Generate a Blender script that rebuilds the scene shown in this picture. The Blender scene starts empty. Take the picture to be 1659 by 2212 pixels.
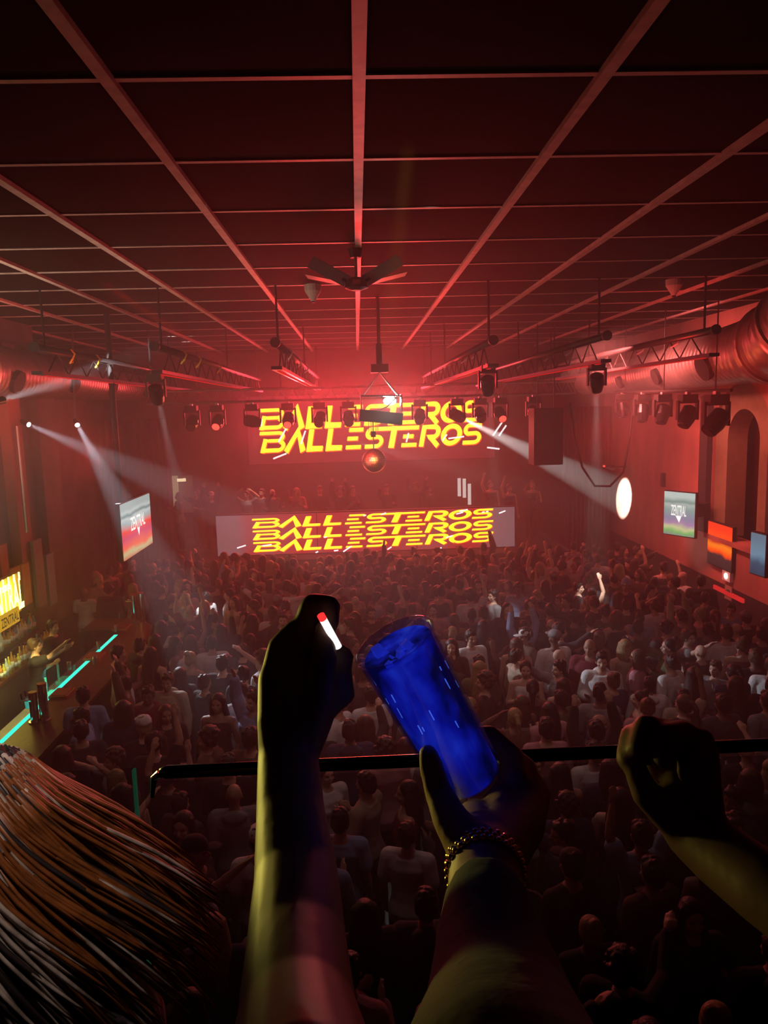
import bpy, bmesh, math, random
from mathutils import Vector, Matrix, noise
R = random.Random(7)
sc = bpy.context.scene
COL = sc.collection
PI = math.pi

# ------------------------------------------------------------------ camera
W, H, F = 1659, 2212, 1600.0
CAMZ = 5.3
CEIL = CAMZ + 1.9
def camera_basis():
    yaw = math.atan(51.5 / F); p = math.atan(222.6 / F); r = math.radians(1.55)
    f = Vector((math.sin(yaw) * math.cos(p), math.cos(yaw) * math.cos(p), -math.sin(p)))
    r0 = Vector((math.cos(yaw), -math.sin(yaw), 0)); u0 = r0.cross(f)
    rt = math.cos(r) * r0 - math.sin(r) * u0
    return rt, rt.cross(f), f
RT, UP, FW = camera_basis()
CP = Vector((0, 0, CAMZ))
cd = bpy.data.cameras.new('camera'); co = bpy.data.objects.new('camera', cd); COL.objects.link(co)
m = Matrix((( RT.x, UP.x, -FW.x, 0), (RT.y, UP.y, -FW.y, 0), (RT.z, UP.z, -FW.z, 0), (0, 0, 0, 1)))
co.matrix_world = Matrix.Translation(CP) @ m
cd.sensor_fit = 'VERTICAL'; cd.sensor_height = 24; cd.lens = F * 24 / H
cd.clip_start = 0.02; cd.clip_end = 200
sc.camera = co
def ray(px, py):
    return FW + RT * ((px - W / 2) / F) + UP * ((H / 2 - py) / F)
def at(px, py, X=None, Y=None, Z=None):
    d = ray(px, py)
    if Y is not None: t = (Y - CP.y) / d.y
    elif X is not None: t = (X - CP.x) / d.x
    else: t = (Z - CP.z) / d.z
    return CP + d * t
def proj(p):
    v = Vector(p) - CP; z = v.dot(FW)
    return W / 2 + F * v.dot(RT) / z, H / 2 - F * v.dot(UP) / z

# ------------------------------------------------------------------ materials
MAT = {}
def mat(name, col, rough=0.6, metal=0.0, emit=None, es=0.0, noise_amt=0.0, nscale=6.0, spec=0.4, trans=0.0, col2=None, stretch=None, bump=0.0):
    if name in MAT: return MAT[name]
    M = bpy.data.materials.new(name); M.use_nodes = True
    nt = M.node_tree; b = nt.nodes['Principled BSDF']
    b.inputs['Base Color'].default_value = (*col, 1); b.inputs['Roughness'].default_value = rough
    b.inputs['Metallic'].default_value = metal; b.inputs['Specular IOR Level'].default_value = spec
    if trans: b.inputs['Transmission Weight'].default_value = trans
    if emit: b.inputs['Emission Color'].default_value = (*emit, 1); b.inputs['Emission Strength'].default_value = es
    if noise_amt or bump:
        tc = nt.nodes.new('ShaderNodeTexCoord'); n = nt.nodes.new('ShaderNodeTexNoise')
        mp = nt.nodes.new('ShaderNodeMapping'); mp.inputs['Scale'].default_value = stretch or (1, 1, 1)
        nt.links.new(tc.outputs['Object'], mp.inputs[0]); nt.links.new(mp.outputs[0], n.inputs['Vector'])
        n.inputs['Scale'].default_value = nscale; n.inputs['Detail'].default_value = 5
        if noise_amt:
            mx = nt.nodes.new('ShaderNodeMix'); mx.data_type = 'RGBA'
            c2 = col2 or tuple(c * (1 - noise_amt) for c in col)
            rp = nt.nodes.new('ShaderNodeMapRange'); rp.inputs[1].default_value = .35; rp.inputs[2].default_value = .65
            nt.links.new(n.outputs['Fac'], rp.inputs[0]); nt.links.new(rp.outputs[0], mx.inputs['Factor'])
            mx.inputs['A'].default_value = (*col, 1); mx.inputs['B'].default_value = (*c2, 1)
            nt.links.new(mx.outputs['Result'], b.inputs['Base Color'])
        if bump:
            bp = nt.nodes.new('ShaderNodeBump'); bp.inputs['Strength'].default_value = bump; bp.inputs['Distance'].default_value = .02
            nt.links.new(n.outputs['Fac'], bp.inputs['Height']); nt.links.new(bp.outputs[0], b.inputs['Normal'])
    MAT[name] = M
    return M
def emis(name, col, s):
    if name in MAT: return MAT[name]
    M = bpy.data.materials.new(name); M.use_nodes = True; nt = M.node_tree
    nt.nodes.remove(nt.nodes['Principled BSDF'])
    e = nt.nodes.new('ShaderNodeEmission'); e.inputs[0].default_value = (*col, 1); e.inputs[1].default_value = s
    nt.links.new(e.outputs[0], nt.nodes['Material Output'].inputs[0]); MAT[name] = M
    M.cycles.emission_sampling = 'NONE'
    return M

# ------------------------------------------------------------------ mesh helpers
def edge_fac(nt, amt):
    lw = nt.nodes.new('ShaderNodeLayerWeight'); pw = nt.nodes.new('ShaderNodeMath'); pw.operation = 'POWER'; pw.inputs[1].default_value = 4
    ml = nt.nodes.new('ShaderNodeMath'); ml.operation = 'MULTIPLY_ADD'; ml.inputs[1].default_value = amt; ml.inputs[2].default_value = .03
    nt.links.new(lw.outputs['Facing'], pw.inputs[0]); nt.links.new(pw.outputs[0], ml.inputs[0]); return ml
class MB:
    def __init__(s): s.v = []; s.f = []; s.m = []
    def add(s, vs, fs, mi=0):
        o = len(s.v); s.v += [tuple(v) for v in vs]; s.f += [tuple(i + o for i in f) for f in fs]; s.m += [mi] * len(fs); return s
    def box(s, c, d, mi=0, rot=None):
        c = Vector(c); vs = []
        for x in (-.5, .5):
            for y in (-.5, .5):
                for z in (-.5, .5):
                    p = Vector((x * d[0], y * d[1], z * d[2]))
                    if rot is not None: p = rot @ p
                    vs.append(c + p)
        return s.add(vs, [(0, 1, 3, 2), (4, 6, 7, 5), (0, 4, 5, 1), (2, 3, 7, 6), (0, 2, 6, 4), (1, 5, 7, 3)], mi)
    def rings(s, rings, caps=True, mi=0):
        n = len(rings[0]); vs = [p for r in rings for p in r]; fs = []
        for i in range(len(rings) - 1):
            for j in range(n):
                k = (j + 1) % n
                fs.append((i * n + j, i * n + k, (i + 1) * n + k, (i + 1) * n + j))
        if caps: fs += [tuple(reversed(range(n))), tuple(range((len(rings) - 1) * n, len(rings) * n))]
        return s.add(vs, fs, mi)
    def tube(s, pts, rad, n=10, mi=0, caps=True):
        pts = [Vector(p) for p in pts]
        if not isinstance(rad, (list, tuple)): rad = [rad] * len(pts)
        rs = []; prev = None
        for i, p in enumerate(pts):
            t = (pts[min(i + 1, len(pts) - 1)] - pts[max(i - 1, 0)]).normalized()
            if prev is None:
                a = t.orthogonal().normalized()
            else:
                a = (prev - t * prev.dot(t)).normalized()
            prev = a; b = t.cross(a)
            rs.append([p + (a * math.cos(2 * PI * k / n) + b * math.sin(2 * PI * k / n)) * rad[i] for k in range(n)])
        return s.rings(rs, caps, mi)
    def ball(s, c, r, n=10, mi=0, rot=None):
        c = Vector(c)
        if not isinstance(r, (tuple, list)): r = (r, r, r)
        rs = []
        for i in range(1, n):
            a = PI * i / n
            ring = []
            for k in range(2 * n):
                b = 2 * PI * k / (2 * n)
                p = Vector((math.sin(a) * math.cos(b) * r[0], math.sin(a) * math.sin(b) * r[1], -math.cos(a) * r[2]))
                if rot is not None: p = rot @ p
                ring.append(c + p)
            rs.append(ring)
        return s.rings(rs, True, mi)
    def chain(s, pts, rad, n=10, mi=0):
        pts = [Vector(p) for p in pts]
        if not isinstance(rad, (list, tuple)): rad = [rad] * len(pts)
        for i in range(len(pts)):
            s.ball(pts[i], rad[i], max(5, n // 2 + 1), mi)
            if i: s.tube([pts[i - 1], pts[i]], [rad[i - 1], rad[i]], n, mi)
        return s
    def mesh(s, name, mats, smooth=False):
        me = bpy.data.meshes.new(name); me.from_pydata(s.v, [], s.f)
        for x in (mats if isinstance(mats, (list, tuple)) else [mats]): me.materials.append(x)
        me.polygons.foreach_set('material_index', s.m)
        if smooth: me.polygons.foreach_set('use_smooth', [True] * len(s.f))
        me.update(); return me
    def build(s, name, mats, parent=None, smooth=False, fix=True, **k):
        me = s.mesh(name, mats, smooth)
        if fix:
            bm = bmesh.new(); bm.from_mesh(me); bmesh.ops.recalc_face_normals(bm, faces=bm.faces); bm.to_mesh(me); bm.free()
        return link(name, me, parent, **k)
def link(name, me, parent=None, loc=None, **k):
    o = bpy.data.objects.new(name, me); COL.objects.link(o)
    if parent: o.parent = parent
    if loc is not None: o.location = loc
    for a, b in k.items(): o[a] = b
    return o
def thing(name, label, cat, loc=(0, 0, 0), rz=0, group=None):
    o = bpy.data.objects.new(name, None); COL.objects.link(o); o.location = loc; o.rotation_euler = (0, 0, rz)
    o.empty_display_size = .1; tag(o, label, cat, group); return o
def tag(o, label, cat, group=None):
    o['label'] = label; o['category'] = cat
    if group: o['group'] = group
    return o
def struct(o): o['kind'] = 'structure'; return o
def remesh(mb, name, voxel, mats, smooth=2, matfn=None, sm_f=.5):
    me = mb.mesh('tmp', mats)
    o = bpy.data.objects.new('tmp', me); COL.objects.link(o)
    r = o.modifiers.new('r', 'REMESH'); r.mode = 'VOXEL'; r.voxel_size = voxel; r.use_smooth_shade = True
    if smooth:
        s = o.modifiers.new('s', 'SMOOTH'); s.iterations = smooth; s.factor = sm_f
    dg = bpy.context.evaluated_depsgraph_get(); dg.update()
    out = bpy.data.meshes.new_from_object(o.evaluated_get(dg)); out.name = name
    bpy.data.objects.remove(o); bpy.data.meshes.remove(me)
    out.materials.clear()
    for x in (mats if isinstance(mats, (list, tuple)) else [mats]): out.materials.append(x)
    if matfn:
        for p in out.polygons: p.material_index = matfn(p.center)
    else:
        out.polygons.foreach_set('material_index', [0] * len(out.polygons))
    return out
def look_rot(frm, to, up=Vector((0, 0, 1))):
    """matrix whose local -Z points from frm to to"""
    return (Vector(to) - Vector(frm)).to_track_quat('-Z', 'Y').to_matrix()

# ------------------------------------------------------------------ materials used
m_ceil = mat('dark ceiling panel', (.013, .0085, .0055), .95, noise_amt=.35, nscale=3, spec=.08)
m_grid = mat('painted metal grid', (.74, .58, .54), .5, noise_amt=.25, nscale=8)
m_plaster = mat('rough terracotta plaster', (.42, .17, .13), .85, noise_amt=.4, nscale=1.6, stretch=(1, 1, .35), bump=.5)
m_black = mat('matt black paint', (.018, .015, .015), .6)
m_blackg = mat('gloss black', (.01, .01, .011), .18)
m_dark = mat('dark brown panelling', (.07, .045, .04), .7, noise_amt=.4, nscale=2)
m_leftw = mat('brown plaster', (.17, .15, .14), .85, noise_amt=.4, nscale=1.5, bump=.3)
m_floor = mat('dark club floor', (.03, .022, .02), .35, noise_amt=.4, nscale=5)
m_steel = mat('galvanised steel', (.55, .5, .46), .38, .85, noise_amt=.2, nscale=4)
m_chrome = mat('chrome', (.8, .8, .8), .12, 1.0)
m_pipe = mat('black steel pipe', (.05, .045, .045), .35, .4)
m_alu = mat('aluminium truss', (.45, .42, .4), .4, .7)
m_wood = mat('dark red bar wood', (.16, .05, .03), .35, noise_amt=.4, nscale=4, stretch=(4, 1, 4))
m_curt = mat('dark red curtain', (.10, .03, .035), .9)
m_arch = mat('ochre brick arch', (.20, .15, .08), .85, noise_amt=.3, nscale=6)
m_white = mat('white plastic', (.7, .7, .68), .5)
m_gold = mat('gold', (.9, .6, .18), .25, 1.0)

# ------------------------------------------------------------------ room shell
XR, XL, YB, YF = 8.0, -8.0, 24.0, -3.0
struct(MB().box((0, (YB + YF) / 2, -.1), (XR - XL + .6, YB - YF + .6, .2)).build('floor', m_floor))
ceil = struct(MB().box((0, (YB + YF) / 2, CEIL + .1), (XR - XL + .6, YB - YF + .6, .2)).build('ceiling', m_ceil))
TILE = 1.42
for i in range(-5, 6):
    x = .07 + i * TILE
    MB().box((x, (YB + YF) / 2, CEIL - .02), (.075, YB - YF, .04)).build('grid_beam', m_grid, ceil)
for k in range(0, 17):
    y = TILE * (k - 2) + .01 + 4.55
    if YF < y < YB: MB().box((.07, y, CEIL - .005), (XR - XL - .1, .05, .01)).build('grid_batten', m_grid, ceil)
# back wall
struct(MB().box((0, YB + .15, CEIL / 2), (XR - XL, .3, CEIL)).build('wall_back', m_dark))
struct(MB().box((0, YF - .15, CEIL / 2), (XR - XL, .3, CEIL)).build('wall_front', m_black))
# left wall with pilasters
struct(MB().box((XL - .15, (YB + YF) / 2, CEIL / 2), (.3, YB - YF, CEIL)).build('wall_left', m_leftw))
# right wall : plaster above, dark dado below, an arched opening
ZD = 1.25
A0, A1, AZ0, AZS = 14.1, 16.5, 2.3, 4.45     # arch opening along y, sill, springing
rw = MB()
def wall_quad(y0, y1, z0, z1, mi=0): rw.box((XR + .15, (y0 + y1) / 2, (z0 + z1) / 2), (.3, y1 - y0, z1 - z0), mi)
wall_quad(YF, YB, 0, ZD, 1); wall_quad(YF, A0, ZD, CEIL); wall_quad(A1, YB, ZD, CEIL); wall_quad(A0, A1, ZD, AZ0)
ac, ar = (A0 + A1) / 2, (A1 - A0) / 2
N = 18
for i in range(N):
    a0, a1 = PI * i / N, PI * (i + 1) / N
    y0, y1 = ac + ar * math.cos(a1), ac + ar * math.cos(a0)
    zt = [AZS + ar * math.sin(a1), AZS + ar * math.sin(a0)]
    for (dx, fl) in ((0, 1), (.3, 0)):
        pass
    vs = [(XR, y0, zt[0]), (XR, y1, zt[1]), (XR, y1, CEIL), (XR, y0, CEIL), (XR + .3, y0, zt[0]), (XR + .3, y1, zt[1]), (XR + .3, y1, CEIL), (XR + .3, y0, CEIL)]
    rw.add(vs, [(0, 1, 2, 3), (4, 7, 6, 5), (0, 4, 5, 1), (3, 2, 6, 7), (0, 3, 7, 4), (1, 5, 6, 2)])
struct(rw.build('wall_right', [m_plaster, m_black]))
# arch reveal: ochre ring and the dark recess behind
ar_mb = MB()
for i in range(N):
    a0, a1 = PI * i / N, PI * (i + 1) / N
    for (r0, r1, x0, x1) in ((ar - .02, ar - .55, XR + .06, XR + .5),):
        q = []
        for (a, r) in ((a0, r0), (a1, r0), (a1, r1), (a0, r1)):
            for x in (x0, x1): q.append((x, ac + r * math.cos(a), AZS + r * math.sin(a)))
        ar_mb.add(q, [(0, 2, 4, 6), (1, 7, 5, 3), (0, 1, 3, 2), (4, 5, 7, 6), (0, 6, 7, 1), (2, 3, 5, 4)])
for yy in (A0 + .285, A1 - .285): ar_mb.box((XR + .28, yy, (AZ0 + AZS) / 2), (.44, .53, AZS - AZ0))
struct(ar_mb.build('trim_1', m_arch))
struct(MB().box((XR + .9, ac, 4.6), (.1, 4, 5.2)).build('wall_recess', m_plaster))

# ------------------------------------------------------------------ lettering BALLESTEROS (custom wide letters)
def stroke(mb, pts, th, z=0, mi=0, closed=False):
    """flat thick polyline in XZ of a unit plane -> list of quads"""
    n = len(pts)
    P = [Vector((p[0], p[1])) for p in pts]
    L = []
    for i in range(n):
        a = P[i - 1] if (i > 0 or closed) else P[i]
        b = P[(i + 1) % n] if (i < n - 1 or closed) else P[i]
        t = (b - a).normalized(); nn = Vector((-t.y, t.x))
        d1 = (P[i] - a).normalized() if (P[i] - a).length > 1e-6 else t
        k = 1 / max(.6, abs(d1.dot(t)))
        nn = Vector((nn.x * 1.55, nn.y)); L.append((P[i] + nn * th / 2 * k, P[i] - nn * th / 2 * k))
    vs = [q for pr in L for q in pr]; fs = []
    for i in range(n if closed else n - 1):
        j = (i + 1) % n
        fs.append((2 * i, 2 * j, 2 * j + 1, 2 * i + 1))
    mb.append((vs, fs))
def arc(cx, cy, rx, ry, a0, a1, n=10):
    return [(cx + rx * math.cos(math.radians(a0 + (a1 - a0) * i / n)), cy + ry * math.sin(math.radians(a0 + (a1 - a0) * i / n))) for i in range(n + 1)]
def letter(ch):
    o = []; t = .185
    if ch == 'B':
        stroke(o, [(-.35, .895), (1.0, .895)] + arc(1.05, .72, .33, .175, 90, -90, 8) + [(.35, .545)], t * .85)
        stroke(o, [(.02, .105), (1.05, .105)] + arc(1.1, .30, .38, .2, -90, 80, 8), t)
        stroke(o, [(.02, 0.0), (.14, .64)], t * 1.1); stroke(o, [(.14, .545), (1.0, .545)], t * .7)
        return o, 1.52
    if ch == 'A': stroke(o, [(.05, 0), (.72, .93), (1.28, 0)], .27); return o, 1.38
    if ch == 'L': stroke(o, [(.16, 1), (.16, .105), (1.15, .105)], .24); return o, 1.22
    if ch == 'E':
        for (a, b, z) in ((.12, 1.15, .895), (.08, .85, .5), (.05, 1.15, .105)): stroke(o, [(a, z), (b, z)], t)
        return o, 1.22
    if ch == 'S':
        stroke(o, [(1.25, .895), (.45, .895)] + arc(.42, .70, .3, .2, 90, 250, 8) + arc(.85, .32, .36, .215, 80, -90, 8) + [(.05, .105)], t)
        return o, 1.32
    if ch == 'T':
        stroke(o, [(-.35, .895), (1.6, .895)], t); stroke(o, [(.55, 1), (.5, 0)], .27); return o, 1.02
    if ch == 'R':
        stroke(o, [(.12, 0), (.16, .895), (.85, .895)] + arc(.9, .66, .33, .235, 85, -90, 8) + [(.5, .42), (.8, .36), (1.35, 0)], .22); return o, 1.35
    if ch == 'O': stroke(o, arc(.72, .5, .6, .395, 0, 342, 19), .22, closed=True); return o, 1.42
    return o, 1
def word_mesh(mb, text, origin, ux, uz, width, height, shear=.28, mi=0, off=0.0, nrm=Vector((0, -1, 0))):
    out = []; x = 0
    for ch in text:
        o, w = letter(ch)
        for vs, fs in o: out.append(([(v.x + x, v.y) for v in vs], fs))
        x += w + .16
    s = width / x
    for k, (vs, fs) in enumerate(out):
        mb.add([Vector(origin) + Vector(ux) * ((v[0] + shear * v[1]) * s) + Vector(uz) * (v[1] * height) + nrm * (off + k * .0004) for v in vs], fs, mi)

# ---- stage, DJ booth and LED screens
m_yel = emis('yellow screen lettering', (1.0, .62, .015), 2.6)
m_org = emis('orange letter edge', (1.0, .10, .01), 1.6)
m_led = bpy.data.materials.new('red video wall'); m_led.use_nodes = True
def led_material(M, side, mid, half, s):
    nt = M.node_tree; nt.nodes.remove(nt.nodes['Principled BSDF'])
    tc = nt.nodes.new('ShaderNodeTexCoord'); sp = nt.nodes.new('ShaderNodeSeparateXYZ'); nt.links.new(tc.outputs['Object'], sp.inputs[0])
    ab = nt.nodes.new('ShaderNodeMath'); ab.operation = 'ABSOLUTE'; nt.links.new(sp.outputs[0], ab.inputs[0])
    mr = nt.nodes.new('ShaderNodeMapRange'); mr.inputs[1].default_value = half - .25; mr.inputs[2].default_value = half + .1; nt.links.new(ab.outputs[0], mr.inputs[0])
    wv = nt.nodes.new('ShaderNodeTexNoise'); wv.inputs['Scale'].default_value = .9; wv.inputs['Detail'].default_value = 1
    nt.links.new(tc.outputs['Object'], wv.inputs['Vector'])
    nr = nt.nodes.new('ShaderNodeMapRange'); nr.inputs[1].default_value = .4; nr.inputs[2].default_value = .65; nt.links.new(wv.outputs['Fac'], nr.inputs[0])
    m0 = nt.nodes.new('ShaderNodeMix'); m0.data_type = 'RGBA'; nt.links.new(nr.outputs[0], m0.inputs['Factor'])
    m0.inputs['A'].default_value = (*mid, 1); m0.inputs['B'].default_value = (*[a * .55 + b * .45 for a, b in zip(mid, side)], 1)
    mx = nt.nodes.new('ShaderNodeMix'); mx.data_type = 'RGBA'; nt.links.new(mr.outputs[0], mx.inputs['Factor'])
    nt.links.new(m0.outputs['Result'], mx.inputs['A']); mx.inputs['B'].default_value = (*side, 1)
    e = nt.nodes.new('ShaderNodeEmission'); e.inputs[1].default_value = s
    nt.links.new(mx.outputs['Result'], e.inputs[0]); nt.links.new(e.outputs[0], nt.nodes['Material Output'].inputs[0])
led_material(m_led, (.20, .115, .13), (.45, .012, .02), 3.35, 1.0)
m_led2 = bpy.data.materials.new('dark red video wall'); m_led2.use_nodes = True
led_material(m_led2, (.10, .008, .012), (.12, .008, .014), 3.2, 1.0)
m_glint = emis('painted white glint', (1, .95, .95), 1.6)  # reflected mirror ball glints, painted as emissive strips on the screens

YS = 19.6
tl, tr = at(467, 1116, Y=YS), at(1110, 1094, Y=YS)
bl, br = at(470, 1198, Y=YS), at(1113, 1183, Y=YS)
zc0, zc1 = (bl.z + br.z) / 2, (tl.z + tr.z) / 2
xc = (tl.x + tr.x + bl.x + br.x) / 4; wL = ((tr.x - tl.x) + (br.x - bl.x)) / 2; hL = zc1 - zc0
struct(MB().box((0, 21.9, .65), (11.5, 4.1, 1.3)).build('floor_stage', m_black))
scr = thing('led_screen', 'wide low LED video wall repeating yellow BALLESTEROS three times on the DJ booth front', 'screen', (xc, YS, zc0))
MB().box((0, .06, hL / 2), (wL + .06, .1, hL + .06)).build('screen_case', m_black, scr)
MB().box((0, 0, hL / 2), (wL, .03, hL)).build('display', m_led, scr)
for fx in (-.166, .168): MB().box((wL * fx, -.018, hL / 2), (.018, .008, hL)).build('panel_seam', m_black, scr)
tilt = Vector((1, 0, .012))
w3 = MB(); w3o = MB()
for k, (zz, hh) in enumerate(((.67, .245), (.375, .245), (.075, .255))):
    o_ = Vector((-wL * .375 + (0 if k else -.0), -.022 - .002 * k, hL * zz))
    word_mesh(w3o, 'BALLESTEROS', o_ + Vector((.02, 0, -.018)), tilt, (0, 0, 1), wL * .80, hL * hh, off=.0)
    word_mesh(w3, 'BALLESTEROS', o_ + Vector((0, -.006, 0)), tilt, (0, 0, 1), wL * .80, hL * hh, off=0)
w3o.build('lettering_edge', m_org, scr, fix=False); w3.build('lettering', m_yel, scr, fix=False)
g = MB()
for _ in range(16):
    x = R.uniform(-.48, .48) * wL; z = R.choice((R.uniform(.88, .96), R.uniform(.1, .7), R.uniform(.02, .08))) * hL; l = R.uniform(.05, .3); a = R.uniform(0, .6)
    MB().box((x, -.04, z), (l, .004, .035), rot=Matrix.Rotation(-a, 3, 'Y')).build('painted_glint', m_glint, scr)
# booth table behind the screen
bt = thing('dj_booth', 'black DJ booth table behind the wide LED wall', 'booth', (xc, YS + .55, 1.3))
MB().box((0, 0, 1.0 - .03), (4.4, .8, .06)).build('table_top', m_black, bt)
for sx in (-2.1, 2.1):
    for sy in (-.35, .35): MB().box((sx, sy, .47), (.08, .08, .94)).build('leg', m_black, bt)
for (x, w_, nm, lb) in ((-1.3, .5, 'turntable', 'black turntable at the left end of the DJ booth table'), (-.1, .6, 'audio_mixer', 'black audio mixer in the middle of the DJ booth table'), (1.1, .5, 'turntable', 'black turntable at the right end of the DJ booth table')):
    q = MB().box((0, 0, .05), (w_, .42, .1)).build(nm, m_blackg, None, loc=(xc + x, YS + .55, 2.3)); tag(q, lb, nm.replace('_', ' '))
    if nm == 'turntable': MB().tube([(0, 0, .1), (0, 0, .12)], .16, 20).build('platter', m_steel, q)
    else: MB().box((0, 0, .105), (.5, .3, .01)).build('control_panel', m_steel, q)
# upper screen on back wall
YU = 23.4
ul, ur = at(566, 975, Y=YU), at(1040, 961, Y=YU)
uh0 = at(800, 972, Y=YU).z; uh1 = at(800, 925, Y=YU).z
us = thing('projection_screen', 'large dark red screen high behind the stage showing yellow BALLESTEROS above the mirror ball', 'screen', ((ul.x + ur.x) / 2, YU, uh0 - .35))
wU = ur.x - ul.x; hw = uh1 - uh0
MB().box((0, .06, 1.05), (wU * 1.14, .1, 2.16)).build('screen_case', m_black, us)
MB().box((0, 0, 1.05), (wU * 1.12, .03, 2.1)).build('display', m_led2, us)
u1 = MB(); u1o = MB()
for k in range(2):
    o_ = Vector((-wU * .5, -.022, .35 + k * (hw + .03)))
    word_mesh(u1o, 'BALLESTEROS', o_ + Vector((.025, 0, -.03)), tilt, (0, 0, 1), wU, hw)
    word_mesh(u1, 'BALLESTEROS', o_ + Vector((0, -.01, 0)), tilt, (0, 0, 1), wU, hw)
u1o.build('lettering_edge', m_org, us, fix=False); u1.build('lettering', m_yel, us, fix=False)
g = MB()  # strips below paint reflected glints over the upper screen
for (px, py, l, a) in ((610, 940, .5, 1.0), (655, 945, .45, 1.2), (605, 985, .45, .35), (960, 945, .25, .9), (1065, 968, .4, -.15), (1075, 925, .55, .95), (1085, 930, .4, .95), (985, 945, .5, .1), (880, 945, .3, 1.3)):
    p = at(px, py, Y=YU); MB().box((p.x - us.location.x, -.05, p.z - us.location.z), (l, .004, .05), rot=Matrix.Rotation(-a, 3, 'Y')).build('painted_glint', m_glint, us)

# ------------------------------------------------------------------ ceiling fan
fp = at(770, 622, Y=9.0)
fan = thing('ceiling_fan', 'ceiling fan with four grey metal blades hanging from the centre beam', 'fan', (fp.x, 9.0, fp.z))
MB().tube([(0, 0, CEIL - .04 - fp.z), (0, 0, .1)], .018, 8).build('down_rod', m_alu, fan)
MB().tube([(0, 0, CEIL - .04 - fp.z), (0, 0, CEIL - .14 - fp.z)], [.09, .06], 16).build('canopy', m_black, fan)
MB().tube([(0, 0, .12), (0, 0, .1), (0, 0, .0), (0, 0, -.03)], [.05, .13, .14, .06], 20).build('motor', m_black, fan)
m_blade = mat('grey fan blade', (.38, .36, .36), .35, .3)
for (ad, di, pi_) in ((-152, 22, 48), (-30, 22, -48), (165, 14, 10), (12, 14, -10)):
    a = math.radians(ad)
    rot = Matrix.Rotation(a, 3, 'Z') @ Matrix.Rotation(-math.radians(di), 3, 'Y')
    dr_ = rot @ Vector((1, 0, 0)); rb2 = rot @ Matrix.Rotation(math.radians(pi_), 3, 'X')
    MB().box(dr_ * .38 + Vector((0, 0, .02)), (.50, .15, .008), rot=rb2).build('blade', m_blade, fan)
    MB().box(dr_ * .14 + Vector((0, 0, .02)), (.12, .04, .012), rot=rb2).build('blade_bracket', m_black, fan)
MB().box((0, -.142, .05), (.09, .01, .05)).build('name_plate', mat('red plate', (.7, .1, .06), .5), fan)

# small ceiling speakers
for (px, py, lb) in ((676, 632, 'white cone shaped ceiling speaker just left of the fan'), (1456, 620, 'white cone shaped ceiling speaker above the steel duct on the right'), (724, 778, 'small white ceiling speaker far back near the stage')):
    p = at(px, py, Z=CEIL - .12)
    o = MB().tube([(0, 0, .115), (0, 0, .02), (0, 0, -.13)], [.13, .125, .03], 16).build('ceiling_speaker', m_white, loc=p, smooth=False)
    tag(o, lb, 'speaker', 'ceiling speakers'); MB().tube([(0, 0, -.13), (0, 0, -.15)], .03, 10).build('grille', m_black, o)

# ------------------------------------------------------------------ lighting bars running away from the camera
bars = [(-697, 750, 75, 'outermost left'), (-437, 748, 335, 'second from the left'), (-177, 740, 595, 'inner left'), (293, 735, 1065, 'inner right'), (538, 725, 1310, 'second from the right'), (773, 712, 1545, 'outermost right')]
m_redtube = emis('red lit LED tube', (.65, .012, .01), 1.0)
m_yelc = mat('yellow cable clamp', (.8, .62, .04), .5)
YP0, YP1 = 11.0, 22.6
for (_, py, px, nm) in bars:
    p = at(px, py, Y=YP0); zt = p.z; zb = zt - .36
    t = thing('lighting_truss', 'black pipe truss with red lit underside, %s of the six' % nm, 'truss', (p.x, YP0, zb), group='pipe trusses under the ceiling')
    L = YP1 - YP0
    MB().tube([(0, 0, .36), (0, L, .36)], .055, 12).build('top_pipe', m_pipe, t, smooth=True)
    MB().tube([(0, -.04, .36), (0, .0, .36)], .075, 14).build('end_cap', m_black, t)
    MB().box((0, L / 2, 0), (.16, L, .05)).build('lower_rail', m_pipe, t)
    MB().box((0, L / 2, -.03), (.05, L - .6, .012)).build('red_tube', m_redtube, t)
    lad = MB()
    zz_ = [(0, .4 + k * .4, .33 if k % 2 else .02) for k in range(int(L / .4))]
    lad.tube(zz_, .012, 5)
    lad.build('lacing', m_pipe, t)
    for yy in (.35, 6.0, 11.0): MB().tube([(0, yy, .36), (0, yy, CEIL - .04 - zb)], .018, 6).build('hanger_rod', m_pipe, t)
    for yy in (R.uniform(1, 2), R.uniform(2.2, 4), R.uniform(4.5, 7)):
        MB().tube([(.03, yy, .43), (.08, yy + .02, .36), (.05, yy, .28), (-.03, yy + .08, .22), (.0, yy + .14, .24)], .015, 6).build('cable_clamp', m_yelc if px < 400 else m_white, t)
# front cross truss
YT = 19.0
pa, pb = at(318, 871, Y=YT), at(1240, 851, Y=YT)
zt0 = (pa.z + pb.z) / 2; x0, x1 = pa.x, pb.x
ct = thing('stage_truss', 'aluminium box truss hanging across the room in front of the stage', 'truss', (0, YT, zt0))
for (yy, zz, nm) in ((-.15, 0, 'chord'), (.15, 0, 'chord'), (-.15, .3, 'chord'), (.15, .3, 'chord')):
    MB().tube([(x0, yy, zz), (x1, yy, zz)], .03, 8).build(nm, m_alu, ct)
n = 68
for yy in (-.15, .15): MB().tube([(x0 + (x1 - x0) * k / n, yy, .3 if k % 2 else 0) for k in range(n + 1)], .012, 5).build('bracing', m_alu, ct)
for xx in (x0 + .6, -1.9, 1.9, x1 - .6): MB().tube([(xx, 0, .3), (xx, 0, CEIL - .04 - zt0)], .015, 6).build('hanger_rod', m_pipe, ct)

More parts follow.
